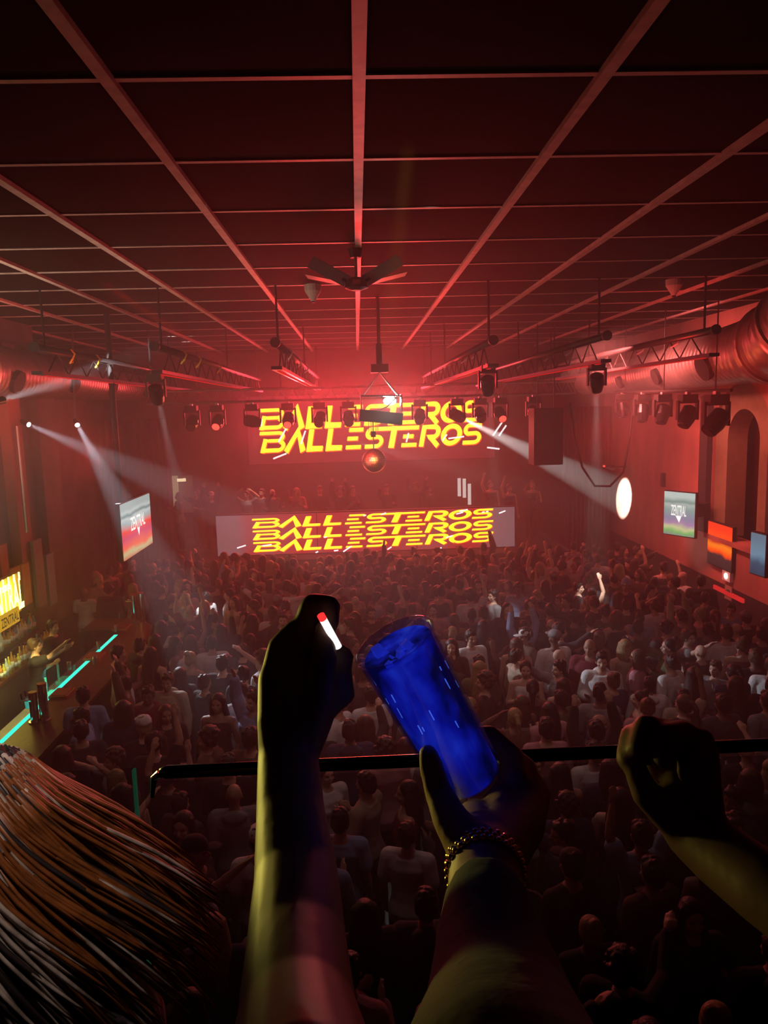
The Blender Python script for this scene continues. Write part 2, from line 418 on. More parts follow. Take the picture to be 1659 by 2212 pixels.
# moving heads under the truss
m_lens = emis('white lamp lens', (1, .98, .95), 14)
m_lensr = emis('red lamp lens', (1, .03, .02), 6)
HEAD_SRC = {}
def lamp_parts(kind):
    if kind in HEAD_SRC: return HEAD_SRC[kind]
    base = MB().box((0, 0, -.06), (.24, .2, .12)).mesh('base', m_black)
    yoke = MB().box((-.15, 0, -.24), (.03, .08, .3)).box((.15, 0, -.24), (.03, .08, .3)).box((0, 0, -.12), (.33, .08, .03)).mesh('yoke', m_black)
    head = MB().tube([(0, 0, .17), (0, 0, .14), (0, 0, -.02), (0, 0, -.15), (0, 0, -.17)], [.07, .115, .125, .10, .09], 18).mesh('lamp_head', m_blackg)
    lens = MB().tube([(0, 0, -.171), (0, 0, -.178)], .075, 18)
    HEAD_SRC[kind] = (base, yoke, head, lens.mesh('lens', {'w': m_lens, 'r': m_lensr, 'o': m_black}[kind]))
    return HEAD_SRC[kind]
def moving_head(top, target, kind, label, group=None, s=1.0, clamp=True):
    t = thing('moving_head_light', label, 'stage light', top, group=group); t.scale = (s, s, s)
    b, y, h, l = lamp_parts(kind)
    link('base', b, t); yk = link('yoke', y, t)
    hd = link('lamp_head', h, t, loc=(0, 0, -.34)); link('lens', l, hd)
    if clamp: MB().box((0, 0, .015), (.06, .08, .05)).build('clamp', m_alu, t)
    src = Vector(top) + Vector((0, 0, -.34 * s))
    hd.rotation_mode = 'QUATERNION'; hd.rotation_quaternion = (Vector(target) - src).to_track_quat('-Z', 'Y')
    return src
def spot(name, loc, target, power, angle, col=(1, 1, 1), blend=.3, size=.04):
    d = bpy.data.lights.new(name, 'SPOT'); d.energy = power; d.spot_size = math.radians(angle); d.color = col; d.spot_blend = blend; d.shadow_soft_size = size
    o = bpy.data.objects.new(name, d); COL.objects.link(o); o.location = loc
    o.rotation_euler = (Vector(target) - Vector(loc)).to_track_quat('-Z', 'Y').to_euler(); return o
def area(name, loc, target, power, sx, sy, col, spread=180):
    d = bpy.data.lights.new(name, 'AREA'); d.shape = 'RECTANGLE'; d.size = sx; d.size_y = sy; d.energy = power; d.color = col; d.spread = math.radians(spread)
    o = bpy.data.objects.new(name, d); COL.objects.link(o); o.location = loc
    o.rotation_euler = (Vector(target) - Vector(loc)).to_track_quat('-Z', 'Y').to_euler(); return o
def point(name, loc, power, col, size=.05):
    d = bpy.data.lights.new(name, 'POINT'); d.energy = power; d.color = col; d.shadow_soft_size = size
    o = bpy.data.objects.new(name, d); COL.objects.link(o); o.location = loc; return o

P_ELL = at(1348, 1075, X=XR)
heads = [(415, 'o', 'at the far left end'), (470, 'r', 'second from the left end'), (545, 'w', 'third from the left'), (622, 'r', 'above the letter A'), (690, 'o', 'above the letter L'), (752, 'o', 'just left of the flood lamp'),
         (905, 'o', 'just right of the flood lamp'), (985, 'w', 'above the letter O'), (1035, 'o', 'above the last letter S'), (1078, 'r', 'fifth from the right wall side'), (1150, 'o', 'beside the black speaker')]
srcs = {}
for (px, k, nm) in heads:
    p = at(px, 868, Y=YT); tgt = (p.x + R.uniform(-1, 1), 13, 1.5)
    if px == 985: tgt = P_ELL
    if px == 545: tgt = at(700, 935, Y=YT + .4)
    srcs[px] = moving_head((p.x, YT - .15, zt0 - .07), tgt, k, 'black moving head light under the stage truss, ' + nm, 'moving head lights on the stage truss', s=1.25)
for (px, w_) in ((1345, .9), (1388, 1.0), (1432, 1.0), (1486, 1.05), (1548, 1.2)):
    Yh = 8.0 / ((px - 772) / 1600) * .80
    p = at(px, 852, X=6.15)
    nm = {1345: 'farthest', 1388: 'second farthest', 1432: 'middle', 1486: 'tilted one, second nearest', 1548: 'nearest and largest'}[px]
    moving_head((p.x, p.y, p.z), (p.x - R.uniform(-.2, 1.5), p.y - .4, p.z - 2), 'o', 'black moving head light below the right duct, %s of five' % nm, 'moving head lights under the right duct', s=1.15 * w_)
    if px == 1345: hx0 = p
    hx1 = p
rail = MB().tube([hx0 + Vector((0, .4, .06)), hx1 + Vector((0, -.5, .06))], .03, 8).build('lamp_rail', m_pipe)
tag(rail, 'black pipe rail carrying the lamps below the right duct', 'rail')
for f_ in (.1, .5, .9):
    q = (hx0 + Vector((0, .4, .06))).lerp(hx1 + Vector((0, -.5, .06)), f_)
    MB().tube([q, (q.x, q.y, CEIL)], .012, 6).build('hanger_rod', m_pipe, rail)

# centre flood lamp on hanging frame
FY = 13.0
fc = at(822, 882, Y=FY)
fl = thing('flood_lamp', 'large hanging floodlight glaring white, centred above the mirror ball', 'lamp', (fc.x, FY, fc.z))
rz_ = Matrix.Rotation(math.radians(7), 3, 'Y')
MB().box((0, 0, -.15), (.74, .5, .20), rot=rz_).build('housing', m_black, fl)
fr = MB()
for sx in (-.33, .36):
    for sy in (-.2, .2): fr.tube([(sx, sy, -.06), (sx, sy, .22)], .014, 6)
for sy in (-.2, .2): fr.tube([(-.33, sy, .22), (.36, sy, .2)], .014, 6)
for sx in (-.33, .36): fr.tube([(sx, -.2, .22), (sx, .2, .22)], .014, 6)
fr.build('cage_frame', m_chrome, fl)
MB().tube([(.30, -.1, .2), (.1, -.22, .02), (-.1, -.22, -.06), (-.2, -.2, -.06)], .012, 6).build('cable', m_white, fl)
MB().ball((.16, -.08, .12), (.11, .05, .07), 10).build('bulb', emis('white flood bulb', (1, 1, .96), 60), fl)
tri = MB()
for sx in (-.3, .3):
    for sy in (-.18, .18): tri.tube([(sx, sy, .22), (.0, 0, .62)], .012, 6)
tri.build('suspension_cable', m_alu, fl)
MB().box((0, 0, .68), (.3, .3, .14)).build('hoist', m_black, fl)
MB().tube([(0, 0, .74), (0, 0, 1.1)], .05, 8).build('hoist_body', m_black, fl)
MB().tube([(0, 0, .7), (0, 0, CEIL - .0 - fc.z)], .03, 8).build('pole', m_pipe, fl)
spot('flood_light_source', (fc.x + .16, FY - .3, fc.z + .10), (0, 0, -2.0), 85, 120, (.92, 1, .95), .8, .06)

# mirror ball
my = 15.5; mc = at(808, 995, Y=my); rb = 26 / F * my * 1.0
ball = thing('mirror_ball', 'mirror ball glowing red and orange, hanging below the flood lamp', 'mirror ball', mc)
mb = MB(); nL = 18
for i in range(nL):
    a0, a1 = PI * i / nL, PI * (i + 1) / nL; nn = max(6, int(36 * math.sin((a0 + a1) / 2)))
    for k in range(nn):
        b0, b1 = 2 * PI * k / nn, 2 * PI * (k + .94) / nn; am = a0 + (a1 - a0) * .94
        q = [Vector((math.sin(a) * math.cos(b), math.sin(a) * math.sin(b), math.cos(a))) * rb for (a, b) in ((a0, b0), (am, b0), (am, b1), (a0, b1))]
        c = sum(q, Vector()) / 4; rr = Matrix.Rotation(R.uniform(-.05, .05), 3, 'X') @ Matrix.Rotation(R.uniform(-.05, .05), 3, 'Z')
        mb.add([c + rr @ (p - c) for p in q], [(0, 1, 2, 3)])
mb.build('mirror_tile', mat('mirror facets', (.9, .85, .8), .42, 1.0), ball); MB().ball((0, 0, 0), rb * .97, 14).build('core', m_black, ball)
MB().tube([(0, 0, rb), (0, 0, fc.z - mc.z - .2)], .012, 6).build('chain', m_alu, ball)
MB().box((0, 0, rb + .3), (.1, .1, .12)).build('motor', m_black, ball)
for sx in (-.09, -.04, .06, .1): MB().tube([(sx, 0, rb + .36), (sx, 0, fc.z - mc.z - .2)], .006, 5).build('wire', m_alu, ball)

# ------------------------------------------------------------------ ducts
def duct(name, label, path, rads, vents, sgn, ribs=True, flange=()):
    o = thing(name, label, 'duct', path[0])
    P0 = Vector(path[0]); mbx = MB(); rs = []; ps = []
    for i in range(len(path) - 1):
        a, b = Vector(path[i]), Vector(path[i + 1]); n = max(2, int((b - a).length / .16))
        for k in range(n):
            f = k / n; r = rads[i] + (rads[i + 1] - rads[i]) * f
            ps += [a.lerp(b, f) - P0, a.lerp(b, f + .72 / n) - P0, a.lerp(b, f + .86 / n) - P0]; rs += [r, r, r + .014]
    ps.append(Vector(path[-1]) - P0); rs.append(rads[-1])
    mbx.tube(ps, rs, 28); mbx.build('duct_pipe', m_steel, o, smooth=True)
    for (f, w) in vents:
        k = int(f * (len(path) - 1)); k = min(k, len(path) - 2); ff = f * (len(path) - 1) - k
        c = Vector(path[k]).lerp(Vector(path[k + 1]), ff) - P0; r = rads[k] + (rads[k + 1] - rads[k]) * ff
        rot = Matrix.Rotation(-sgn * math.radians(22), 3, 'Y')
        MB().tube([c + rot @ Vector((-sgn * (r - .03), 0, 0)), c + rot @ Vector((-sgn * (r + .07), 0, 0))], w * 1.25, 18).build('vent_nozzle', m_black, o)
    for f in flange:
        p = ps[int(f * (len(ps) - 2))]; q = ps[int(f * (len(ps) - 2)) + 1]; rr = rs[int(f * (len(ps) - 2))] + .05
        MB().tube([p, p + (q - p).normalized() * .05], rr, 28).build('flange', m_steel, o)
    return o
def dpt(px, py, X): return at(px, py, X=X)
d0 = dpt(1262, 830, 6.9); d1 = dpt(1420, 803, 6.9); d2 = dpt(1650, 752, 6.9)
pe = [d2, Vector((6.9, d2.y - .7, d2.z + .12)), Vector((6.9, d2.y - 1.3, d2.z + .45)), Vector((6.9, d2.y - 1.75, d2.z + .95)), Vector((6.9, d2.y - 1.9, CEIL))]
duct('air_duct', 'spiral galvanised air duct with round nozzles along the right wall', [d0, d1, d2], [.30, .44, .56], [(.15, .1), (.38, .12), (.62, .14), (.88, .2)], 1)
duct('duct_elbow', 'wide steel elbow joining the right duct to the ceiling', pe, [.62, .64, .64, .62, .6], [], 1, flange=(.1, .4))
e0 = dpt(312, 840, -6.6); e1 = dpt(150, 820, -6.6); e2 = dpt(-60, 800, -6.6)
duct('air_duct', 'spiral galvanised air duct with round nozzles above the bar on the left', [e0, e1, e2], [.36, .44, .5], [(.1, .1), (.35, .13), (.6, .13), (.93, .17)], -1)

# ------------------------------------------------------------------ televisions
def tv_material(name, kind):
    M = bpy.data.materials.new(name); M.use_nodes = True; nt = M.node_tree; nt.nodes.remove(nt.nodes['Principled BSDF'])
    tc = nt.nodes.new('ShaderNodeTexCoord'); sp = nt.nodes.new('ShaderNodeSeparateXYZ'); nt.links.new(tc.outputs['Generated'], sp.inputs[0])
    nz = nt.nodes.new('ShaderNodeTexNoise'); nz.inputs['Scale'].default_value = 2.2
    nt.links.new(tc.outputs['Generated'], nz.inputs['Vector'])
    ad = nt.nodes.new('ShaderNodeMath'); ad.operation = 'MULTIPLY_ADD'; nt.links.new(nz.outputs['Fac'], ad.inputs[0]); ad.inputs[1].default_value = .22
    nt.links.new(sp.outputs[2], ad.inputs[2])
    cr = nt.nodes.new('ShaderNodeValToRGB'); nt.links.new(ad.outputs[0], cr.inputs[0])
    el = cr.color_ramp.elements
    stops = {'left': [(0.05, (.5, .02, .02)), (.2, (.45, .4, .2)), (.3, (.75, .12, .06)), (.48, (.55, .05, .12)), (.6, (.75, .05, .03)), (.72, (.3, .36, .36)), (.8, (.45, .5, .48)), (.86, (.12, .2, .2)), (.93, (.42, .48, .46)), (1, (.3, .36, .35))],
             'right': [(0.05, (.25, .12, .25)), (.2, (.15, .4, .12)), (.3, (.5, .5, .25)), (.4, (.35, .2, .33)), (.5, (.22, .2, .3)), (.7, (.2, .3, .27)), (.8, (.35, .42, .38)), (.87, (.15, .25, .22)), (1, (.42, .5, .46))],
             'blue': [(0, (.02, .03, .05)), (.4, (.03, .06, .1)), (.6, (.12, .2, .28)), (1, (.10, .15, .2))],
             'orange': [(0, (.02, .01, .01)), (.38, (.05, .02, .02)), (.45, (.9, .06, .005)), (.6, (.9, .2, .01)), (.7, (.5, .02, .01)), (.8, (.95, .07, .01)), (1.0, (.9, .04, .01))]}[kind]
    while len(el) < len(stops): el.new(.5)
    for e, (p, c) in zip(el, stops): e.position = p; e.color = (*c, 1)
    e = nt.nodes.new('ShaderNodeEmission'); e.inputs[1].default_value = 1.5; nt.links.new(cr.outputs[0], e.inputs[0])
    nt.links.new(e.outputs[0], nt.nodes['Material Output'].inputs[0]); M.cycles.emission_sampling = 'NONE'; return M
m_txt = emis('white screen text', (1, .95, .9), 1.5)
def text_mesh(body, w, h, m, bold=.0, ext=.002):
    cu = bpy.data.curves.new('t', 'FONT'); cu.body = body; cu.extrude = 0; cu.offset = bold; cu.align_x = 'CENTER'; cu.align_y = 'CENTER'
    o = bpy.data.objects.new('t', cu); COL.objects.link(o)
    dg = bpy.context.evaluated_depsgraph_get(); dg.update()
    me = bpy.data.meshes.new_from_object(o.evaluated_get(dg)); bpy.data.objects.remove(o)
    xs = [v.co.x for v in me.vertices]; ys = [v.co.y for v in me.vertices]
    ax, ay = (max(xs) + min(xs)) / 2, (max(ys) + min(ys)) / 2; sx, sy = w / (max(xs) - min(xs)), h / (max(ys) - min(ys))
    for v in me.vertices: v.co = ((v.co.x - ax) * sx, 0, (v.co.y - ay) * sy)
    me.materials.clear(); me.materials.append(m); return me
def tv(pl, pr, ztop, zbot, label, kind, text=True, bracket=None):
    """pl/pr: left and right ends on plan (x,y) as seen; screen faces the viewer side"""
    a, b = Vector((pl[0], pl[1], 0)), Vector((pr[0], pr[1], 0)); c = (a + b) / 2; d = (b - a); w = d.length; ang = math.atan2(d.y, d.x)
    h = ztop - zbot
    t = thing('television', label, 'television', (c.x, c.y, zbot), ang)
    MB().box((0, .05, h / 2), (w + .05, .08, h + .05)).build('case', m_black, t)
    MB().box((0, 0, h / 2), (w, .02, h)).build('screen', tv_material('tv ' + kind, kind), t)
    if text:
        l = link('lettering', text_mesh('ZENTRAL', w * .5, h * .24, m_txt, .01), t, loc=(0, -.02, h * .58))
        tt = MB(); tt.add([(-.08, -.02, h * .46), (.08, -.02, h * .46), (0.02, -.02, h * .3)], [(0, 1, 2)]); tt.build('emblem', m_txt, t, fix=False)
    return t
q0, q1 = at(264, 1150, Y=13.8), at(326, 1130, Y=15.75)
zt_, zb_ = at(264, 1091, Y=13.8).z, at(272, 1212, Y=13.8).z
ltv = tv((q0.x, q0.y), (q1.x, q1.y), zt_, zb_, 'bright television on a pole left of the stage, red and yellow picture', 'left')
pole = MB().tube([(-.45, .15, .5), (-.45, .15, CEIL - zb_)], .055, 10).build('pole', m_pipe, ltv)
q0, q1 = at(1435, 1100, X=7.1), at(1500, 1120, X=7.5)
zt_, zb_ = at(1437, 1061, X=7.1).z, at(1434, 1152, X=7.1).z
# outward bracket
rtv = tv((q0.x, q0.y), (q1.x, q1.y), zt_, zb_, 'bright television on the red right wall with green and violet picture', 'right')
MB().box((.25, .32, .6), (.3, .45, .3)).build('bracket', m_black, rtv)
q0, q1 = at(1530, 1160, X=7.9), at(1580, 1180, X=7.9)
z1, z0 = at(1530, 1125, X=7.9).z, at(1530, 1215, X=7.9).z
tv((q0.x, q0.y), (q1.x, q1.y), z1, z0, 'orange red glowing screen inside the arched opening', 'orange', text=False)
q0, q1 = at(1622, 1190, X=7.45), at(1652, 1200, X=7.5)
z1, z0 = at(1622, 1140, X=7.7).z, at(1622, 1225, X=7.7).z
t4 = tv((q0.x, q0.y), (q1.x, q1.y), z1, z0, 'dim blue television beyond the arch at the right edge', 'blue', text=False)

# ------------------------------------------------------------------ right wall details
# black side panels of arch, speaker column
def wallbox(name, label, cat, px0, py0, px1, py1, X, depth, m_):
    a, b = at(px0, py0, X=X), at(px1, py1, X=X)
    o = MB().box((0, 0, (a.z - b.z) / 2), (depth, abs(a.y - b.y), a.z - b.z)).build(name, m_, loc=(X + depth / 2, (a.y + b.y) / 2, b.z))
    return tag(o, label, cat)
mr = MB(); p = at(1531, 1000, X=XR)
for k in range(13): pass
struct(MB().box((XR - .06, A1 + .2, (AZ0 + 5.4) / 2), (.14, .38, 5.4 - AZ0)).build('trim_2', m_black))
struct(MB().box((XR - .06, A0 - .25, (AZ0 + 5.4) / 2), (.14, .3, 5.4 - AZ0)).build('trim_3', m_black))
struct(MB().box((XR - .05, (A0 + A1) / 2 - .3, AZ0 - .06), (.16, A1 - A0 + 1.6, .1)).build('trim_4', m_plaster))
# emergency light and sign
e = at(1577, 1244, X=XR)
em = thing('emergency_light', 'small lit emergency lamp with a faint sign plate on the red right wall', 'lamp', (XR - .01, e.y, e.z))
MB().box((-.04, 0, 0), (.08, .34, .22)).build('housing', m_white, em)
MB().ball((-.085, .0, 0), (.02, .07, .06), 8).build('bulb', emis('emergency bulb', (1, .97, .85), 12), em)
MB().box((-.01, 0, -.38), (.02, .3, .3)).build('sign_plate', mat('dull sign', (.35, .25, .18), .6), em)
gm = MB(); gm.tube([(-.025, .07, -.44), (-.025, .07, -.32)], .012, 5); gm.tube([(-.025, .0, -.44), (-.025, -.0, -.30)], .012, 5); gm.tube([(-.025, -.08, -.44), (-.025, -.06, -.30)], .012, 5)
gm.build('symbol', m_black, em)
r0, r1 = at(1543, 1262, X=XR - .02), at(1606, 1304, X=XR - .02)
rd = MB().box(((r0 + r1) / 2 - Vector((XR, 0, 0)) * 0), (.05, abs(r0.y - r1.y), .09)).build('red_strip_light', emis('red strip', (.75, .02, .02), 1.0))
tag(rd, 'red glowing strip light along the foot of the red right wall', 'strip light')
# wall lamps
w1 = at(1436, 1036, X=XR)
tag(MB().box((XR - .05, w1.y, w1.z), (.1, .12, .35)).build('wall_speaker', m_dark), 'small dark box on the right wall above the television', 'speaker')
# cable loop and hanging lamp near ellipse
p0 = at(1370, 880, Y=17.5)
cab = MB().tube([at(1368, 875, Y=17), at(1358, 960, Y=17), at(1346, 1020, Y=17.2), at(1318, 1050, Y=17.4), at(1285, 1050, Y=17.6), at(1258, 1010, Y=17.8), at(1240, 940, Y=18), at(1232, 870, Y=18)], .028, 8).build('hanging_cable', m_black, smooth=True)
tag(cab, 'black cable hanging in a loop from the right duct', 'cable')
hp = at(1325, 1010, X=7.6)
hl = thing('wall_spotlight', 'small spotlight on a black arm at the right wall corner, beside the cable loop', 'lamp', (hp.x, hp.y, hp.z))
MB().tube([(.38, 0, .02), (0, 0, 0)], .03, 8).build('arm', m_black, hl)
MB().tube([(0, 0, 0), (-.3, -.1, .06)], [.09, .05], 12).build('lamp_head', m_black, hl)
MB().ball((-.32, -.11, .06), .03, 6).build('bulb', m_lensr, hl)
# speaker box hanging right of stage
sp0, sp1 = at(1152, 882, Y=17.5), at(1214, 1003, Y=17.5)
sb = thing('speaker_array', 'tall black speaker cabinet hanging to the right of the stage', 'speaker', ((sp0.x + sp1.x) / 2, 17.5, sp1.z))
sw, sh = sp1.x - sp0.x, sp0.z - sp1.z
MB().box((0, .2, sh / 2), (sw, .55, sh)).build('cabinet', m_black, sb)
MB().box((0, -.085, sh / 2), (sw * .9, .02, sh * .95)).build('grille', m_pipe, sb)
for sx in (-.2, .2): MB().tube([(sx, .2, sh), (sx, .2, CEIL - sp1.z)], .015, 6).build('hanger_rod', m_pipe, sb)
# dark curtain right of stage
def curtain(xa, xb, y, z0, z1, name, lab):
    n = 60; mbx = MB(); rs = []
    top = []; bot = []
    for k in range(n + 1):
        x = xa + (xb - xa) * k / n; yy = y + .07 * math.sin(k * 1.3)
        top.append((x, yy, z1)); bot.append((x, yy, z0))
    back = [(x, yy + .03, z) for (x, yy, z) in top]; bb = [(x, yy + .03, z) for (x, yy, z) in bot]
    vs = top + bot + back + bb; N_ = n + 1; fs = []
    for k in range(n):
        fs += [(k, k + 1, N_ + k + 1, N_ + k), (2 * N_ + k, 3 * N_ + k, 3 * N_ + k + 1, 2 * N_ + k + 1), (k, 2 * N_ + k, 2 * N_ + k + 1, k + 1)]
    mbx.add(vs, fs); return tag(mbx.build(name, m_curt, smooth=True), lab, 'curtain')
c0 = at(1222, 900, Y=22.4); curtain(c0.x, 7.9, 22.9, .02, 5.2, 'curtain', 'dark curtain hanging between the stage and the right wall corner')
c0 = at(262, 900, Y=22.4); c1 = at(352, 900, Y=22.4); curtain(-7.9, c1.x, 22.9, .02, 5.2, 'curtain', 'dark curtain hanging left of the stage behind the television')
# lit doorway behind left of stage
dl, dr = at(358, 1030, Y=23.6), at(410, 1030, Y=23.6); dz0 = at(380, 1110, Y=23.6).z
dw = dr.x - dl.x
dd = struct(MB().box(((dl.x + dr.x) / 2, 23.9, (dl.z + dz0) / 2), (dw, .12, dl.z - dz0)).build('door_1', mat('lit yellowish corridor', (.35, .3, .22), .7)))
for (fx, w_) in ((.08, .14), (.28, .22)): MB().box((dl.x + dw * fx, 23.82, dl.z - .55), (w_, .03, 1.1)).build('door_glass', emis('warm lit pane', (.45, .33, .16), .55), dd)
ex = at(392, 1037, Y=23.3)
tag(MB().box(ex, (.26, .06, .09)).box(ex + Vector((0, .2, 0)), (.05, .5, .04)).build('wall_lamp', emis('warm wall lamp', (.9, .7, .4), 1.3)), 'small warm lamp glowing by the doorway left of the stage', 'lamp')
# back white window slits right on stage
for i_, (px, y0_, y1_) in enumerate(((992, 1033, 1072), (1003, 1034, 1075), (1014, 1045, 1090))):
    a, b = at(px, y0_, Y=23.7), at(px, y1_, Y=23.7)
    o = MB().box((a + b) / 2, (.10, .05, a.z - b.z)).build('window_%d' % (i_ + 1), emis('white lit slit', (.8, .75, .68), .9)); struct(o)

# ------------------------------------------------------------------ left side: wall pilasters, bar
struct(MB().box((-6.75, 7.0, 3.6), (.12, 18.0, 7.2)).build('wall_bar', m_leftw))
pil = [(at(30, 1000, X=-6.6).y, .5, m_plaster), (at(100, 1000, X=-6.6).y, .9, m_leftw)]
for k, (yy, w_, mm) in enumerate(pil): struct(MB().box((-6.6, yy, 4.6), (.2, w_, 4.2)).build('trim_%d' % (5 + k), mm))
pv = MB().tube([at(36, 920, X=-6.35), at(58, 1150, X=-6.35)], .035, 8).build('wall_pipe', m_alu); tag(pv, 'pale vertical pipe on the left wall above the bar', 'pipe')
# coloured boards above the back bar
bd = [(-5, 1180, 22, 1275, (.50, .12, .05), 'orange red'), (14, 1232, 42, 1262, (.50, .34, .05), 'small yellow'), (40, 1222, 66, 1300, (.50, .34, .06), 'tall yellow'), (66, 1170, 98, 1302, (.20, .27, .24), 'grey green'), (95, 1200, 121, 1300, (.16, .34, .32), 'teal tinted')]
for (a0, b0, a1, b1, c, nm) in bd:
    A_, B_ = at(a0, b0, X=-6.45), at(a1, b1, X=-6.45)
    mm = mat('board ' + nm, c, .7, noise_amt=.2)
    o = MB().box((-6.46 + R.uniform(0, .03), (A_.y + B_.y) / 2, (A_.z + B_.z) / 2), (.06, abs(A_.y - B_.y) - .02, A_.z - B_.z)).build('wall_board', mm)
    tag(o, nm + ' painted board on the wall above the bar bottles', 'board', 'painted boards above the bar')
# neon sign
A_, B_ = at(-30, 1300, X=-6.1), at(46, 1290, X=-6.1)
sg = thing('neon_sign', 'bright yellow ZENTRAL neon sign over the bar at the left edge', 'sign', (-6.1, (A_.y + B_.y) / 2, at(10, 1300, X=-6.1).z), PI / 2)
m_neon = emis('yellow neon', (1, .80, .12), 9)
wn = abs(A_.y - B_.y) * 1.15
MB().box((0, .12, 0), (wn * 1.05, .1, .7)).build('back_panel', mat('yellow sign back', (.6, .45, .08), .5), sg)
link('lettering', text_mesh('ZENTRAL', wn, .55, m_neon, .03), sg, loc=(0, 0, 0))
for k in range(7): MB().tube([(-wn / 2 + wn * (k + .5) / 7, 0, .24), (-wn / 2 + wn * (k + .5) / 7, 0, .38)], .015, 6).build('spike', m_neon, sg)
s2 = at(22, 1338, X=-6.0)
sp_ = thing('sign_plate', 'small slanted yellow ZENTRAL plate below the neon sign', 'sign', s2, PI / 2)
MB().box((0, .03, 0), (.75, .03, .26)).build('plate', emis('dim yellow plate', (.6, .33, .02), 1.0), sp_)
link('lettering', text_mesh('ZENTRAL', .62, .16, m_black, .01), sp_, loc=(0, 0, 0))
# bar counter (curved end), front wall, teal strip
def z_at(px, py, X): return at(px, py, X=X).z
XB0, XB1, BZ = -4.75, -4.1, 1.12
by0, by1 = 3.6, 14.0
bar = thing('bar_counter', 'long dark red bar counter along the left with teal light under its edge', 'bar', (XB0, by0, 0))
top = MB(); prof = []
path_in = [(XB0, by0), (XB0, by1)] + [(-5.35 + .6 * math.cos(a), by1 + .6 * math.sin(a)) for a in [PI / 2 * k / 6 for k in range(1, 7)]] + [(-5.6, by1 + .6)]
path_out = [(XB1, by0), (XB1, by1)] + [(-5.35 + 1.25 * math.cos(a), by1 + 1.25 * math.sin(a)) for a in [PI / 2 * k / 6 for k in range(1, 7)]] + [(-5.6, by1 + 1.25)]
def strip(mbx, pin, pout, z0, z1):
    n = len(pin); vs = []
    for (a, b) in zip(pin, pout):
        for (q, z) in ((a, z0), (b, z0), (b, z1), (a, z1)): vs.append((q[0] - XB0, q[1] - by0, z))
    fs = []
    for i in range(n - 1):
        for k in range(4):
            j = (k + 1) % 4; fs.append((i * 4 + k, i * 4 + j, (i + 1) * 4 + j, (i + 1) * 4 + k))
    fs += [(0, 1, 2, 3), tuple((n - 1) * 4 + k for k in (3, 2, 1, 0))]
    mbx.add(vs, fs)
strip(top, path_in, path_out, BZ - .06, BZ); top.build('counter_top', m_wood, bar)
fr_ = MB(); mid = [((a[0] * .45 + b[0] * .55), (a[1] * .45 + b[1] * .55)) for a, b in zip(path_in, path_out)]; mid2 = [((a[0] * .25 + b[0] * .75), (a[1] * .25 + b[1] * .75)) for a, b in zip(path_in, path_out)]
strip(fr_, mid, mid2, 0, BZ - .06); fr_.build('counter_front', m_dark, bar)
m_teal = emis('teal light strip', (.03, .75, .55), 1.7)
st = MB(); pin2 = [(a[0] - .05, a[1]) for a in path_in[:2]]; strip(st, [(XB0 - .10, 9.4), (XB0 - .10, by1 + .1)], [(XB0 - .02, 9.4), (XB0 - .02, by1 + .1)], BZ - .05, BZ - .02); st.build('teal_strip', m_teal, bar)
# inner worktop + sinks
iw = MB().box((XB0 - .32, 10.2, .80), (.5, 8.6, .05)).box((XB0 - .32, 10.2, .39), (.46, 8.5, .77)).build('sink_unit', m_steel); tag(iw, 'stainless steel work unit behind the bar counter', 'worktop')
# back bar shelf
bb_ = thing('back_bar', 'back bar shelving under the yellow neon sign', 'shelf', (-6.3, 9.6, 0))
MB().box((-.05, 1.2, .45), (.55, 7.0, .9)).build('cabinet', m_dark, bb_); MB().box((-.05, 1.2, .93), (.6, 7.0, .05)).build('worktop', m_wood, bb_)
MB().box((-.18, 1.2, 1.22), (.25, 7.0, .04)).build('step_shelf', m_dark, bb_)
# bottles
def bottle_mesh(name, m_, h=.3, r=.038):
    mbx = MB().tube([(0, 0, 0), (0, 0, h * .62), (0, 0, h * .72), (0, 0, h * .8), (0, 0, h)], [r, r, r * .6, r * .36, r * .36], 10)
    return mbx.mesh(name, m_, True)
cols = {'yellow': (.75, .62, .05), 'amber': (.5, .22, .03), 'green': (.1, .4, .12), 'clear': (.6, .65, .6), 'teal': (.08, .5, .45), 'blue': (.08, .25, .6)}
BM = {k: bottle_mesh('bottle', mat(k + ' bottle glass', c, .12, spec=.8)) for k, c in cols.items()}
LM = MB().tube([(0, 0, .06), (0, 0, .15)], .0395, 10).mesh('bottle_label', m_white, True)
CM = MB().tube([(0, 0, .295), (0, 0, .32)], .016, 8).mesh('cap', m_blackg, True)
place = {0: 'front row of the back bar', 1: 'raised step of the back bar'}
nb = 0
for row, (xx, zz) in enumerate(((-6.12, .956), (-6.44, 1.241))):
    y = 10.4
    while y < 14.25:
        k = R.choice(['yellow', 'yellow', 'amber', 'clear', 'green'] if y < 12.6 else ['clear', 'teal', 'amber', 'blue', 'yellow'])
        b = link('bottle', BM[k], loc=(xx + R.uniform(-.02, .02), y, zz)); b.scale = (1, 1, R.uniform(.85, 1.2))
        seg = ['right beneath the neon sign', 'just past the neon sign', 'below the yellow boards', 'below the grey green board', 'at its far end'][min(4, int((y - 10.4) / .85))]
        tag(b, '%s bottle on the %s, %s' % (k, place[row], seg), 'bottle', '%s bottles %s %s' % (k, place[row], seg))
        link('bottle_label', LM, b); link('cap', CM, b); y += R.uniform(.085, .12); nb += 1
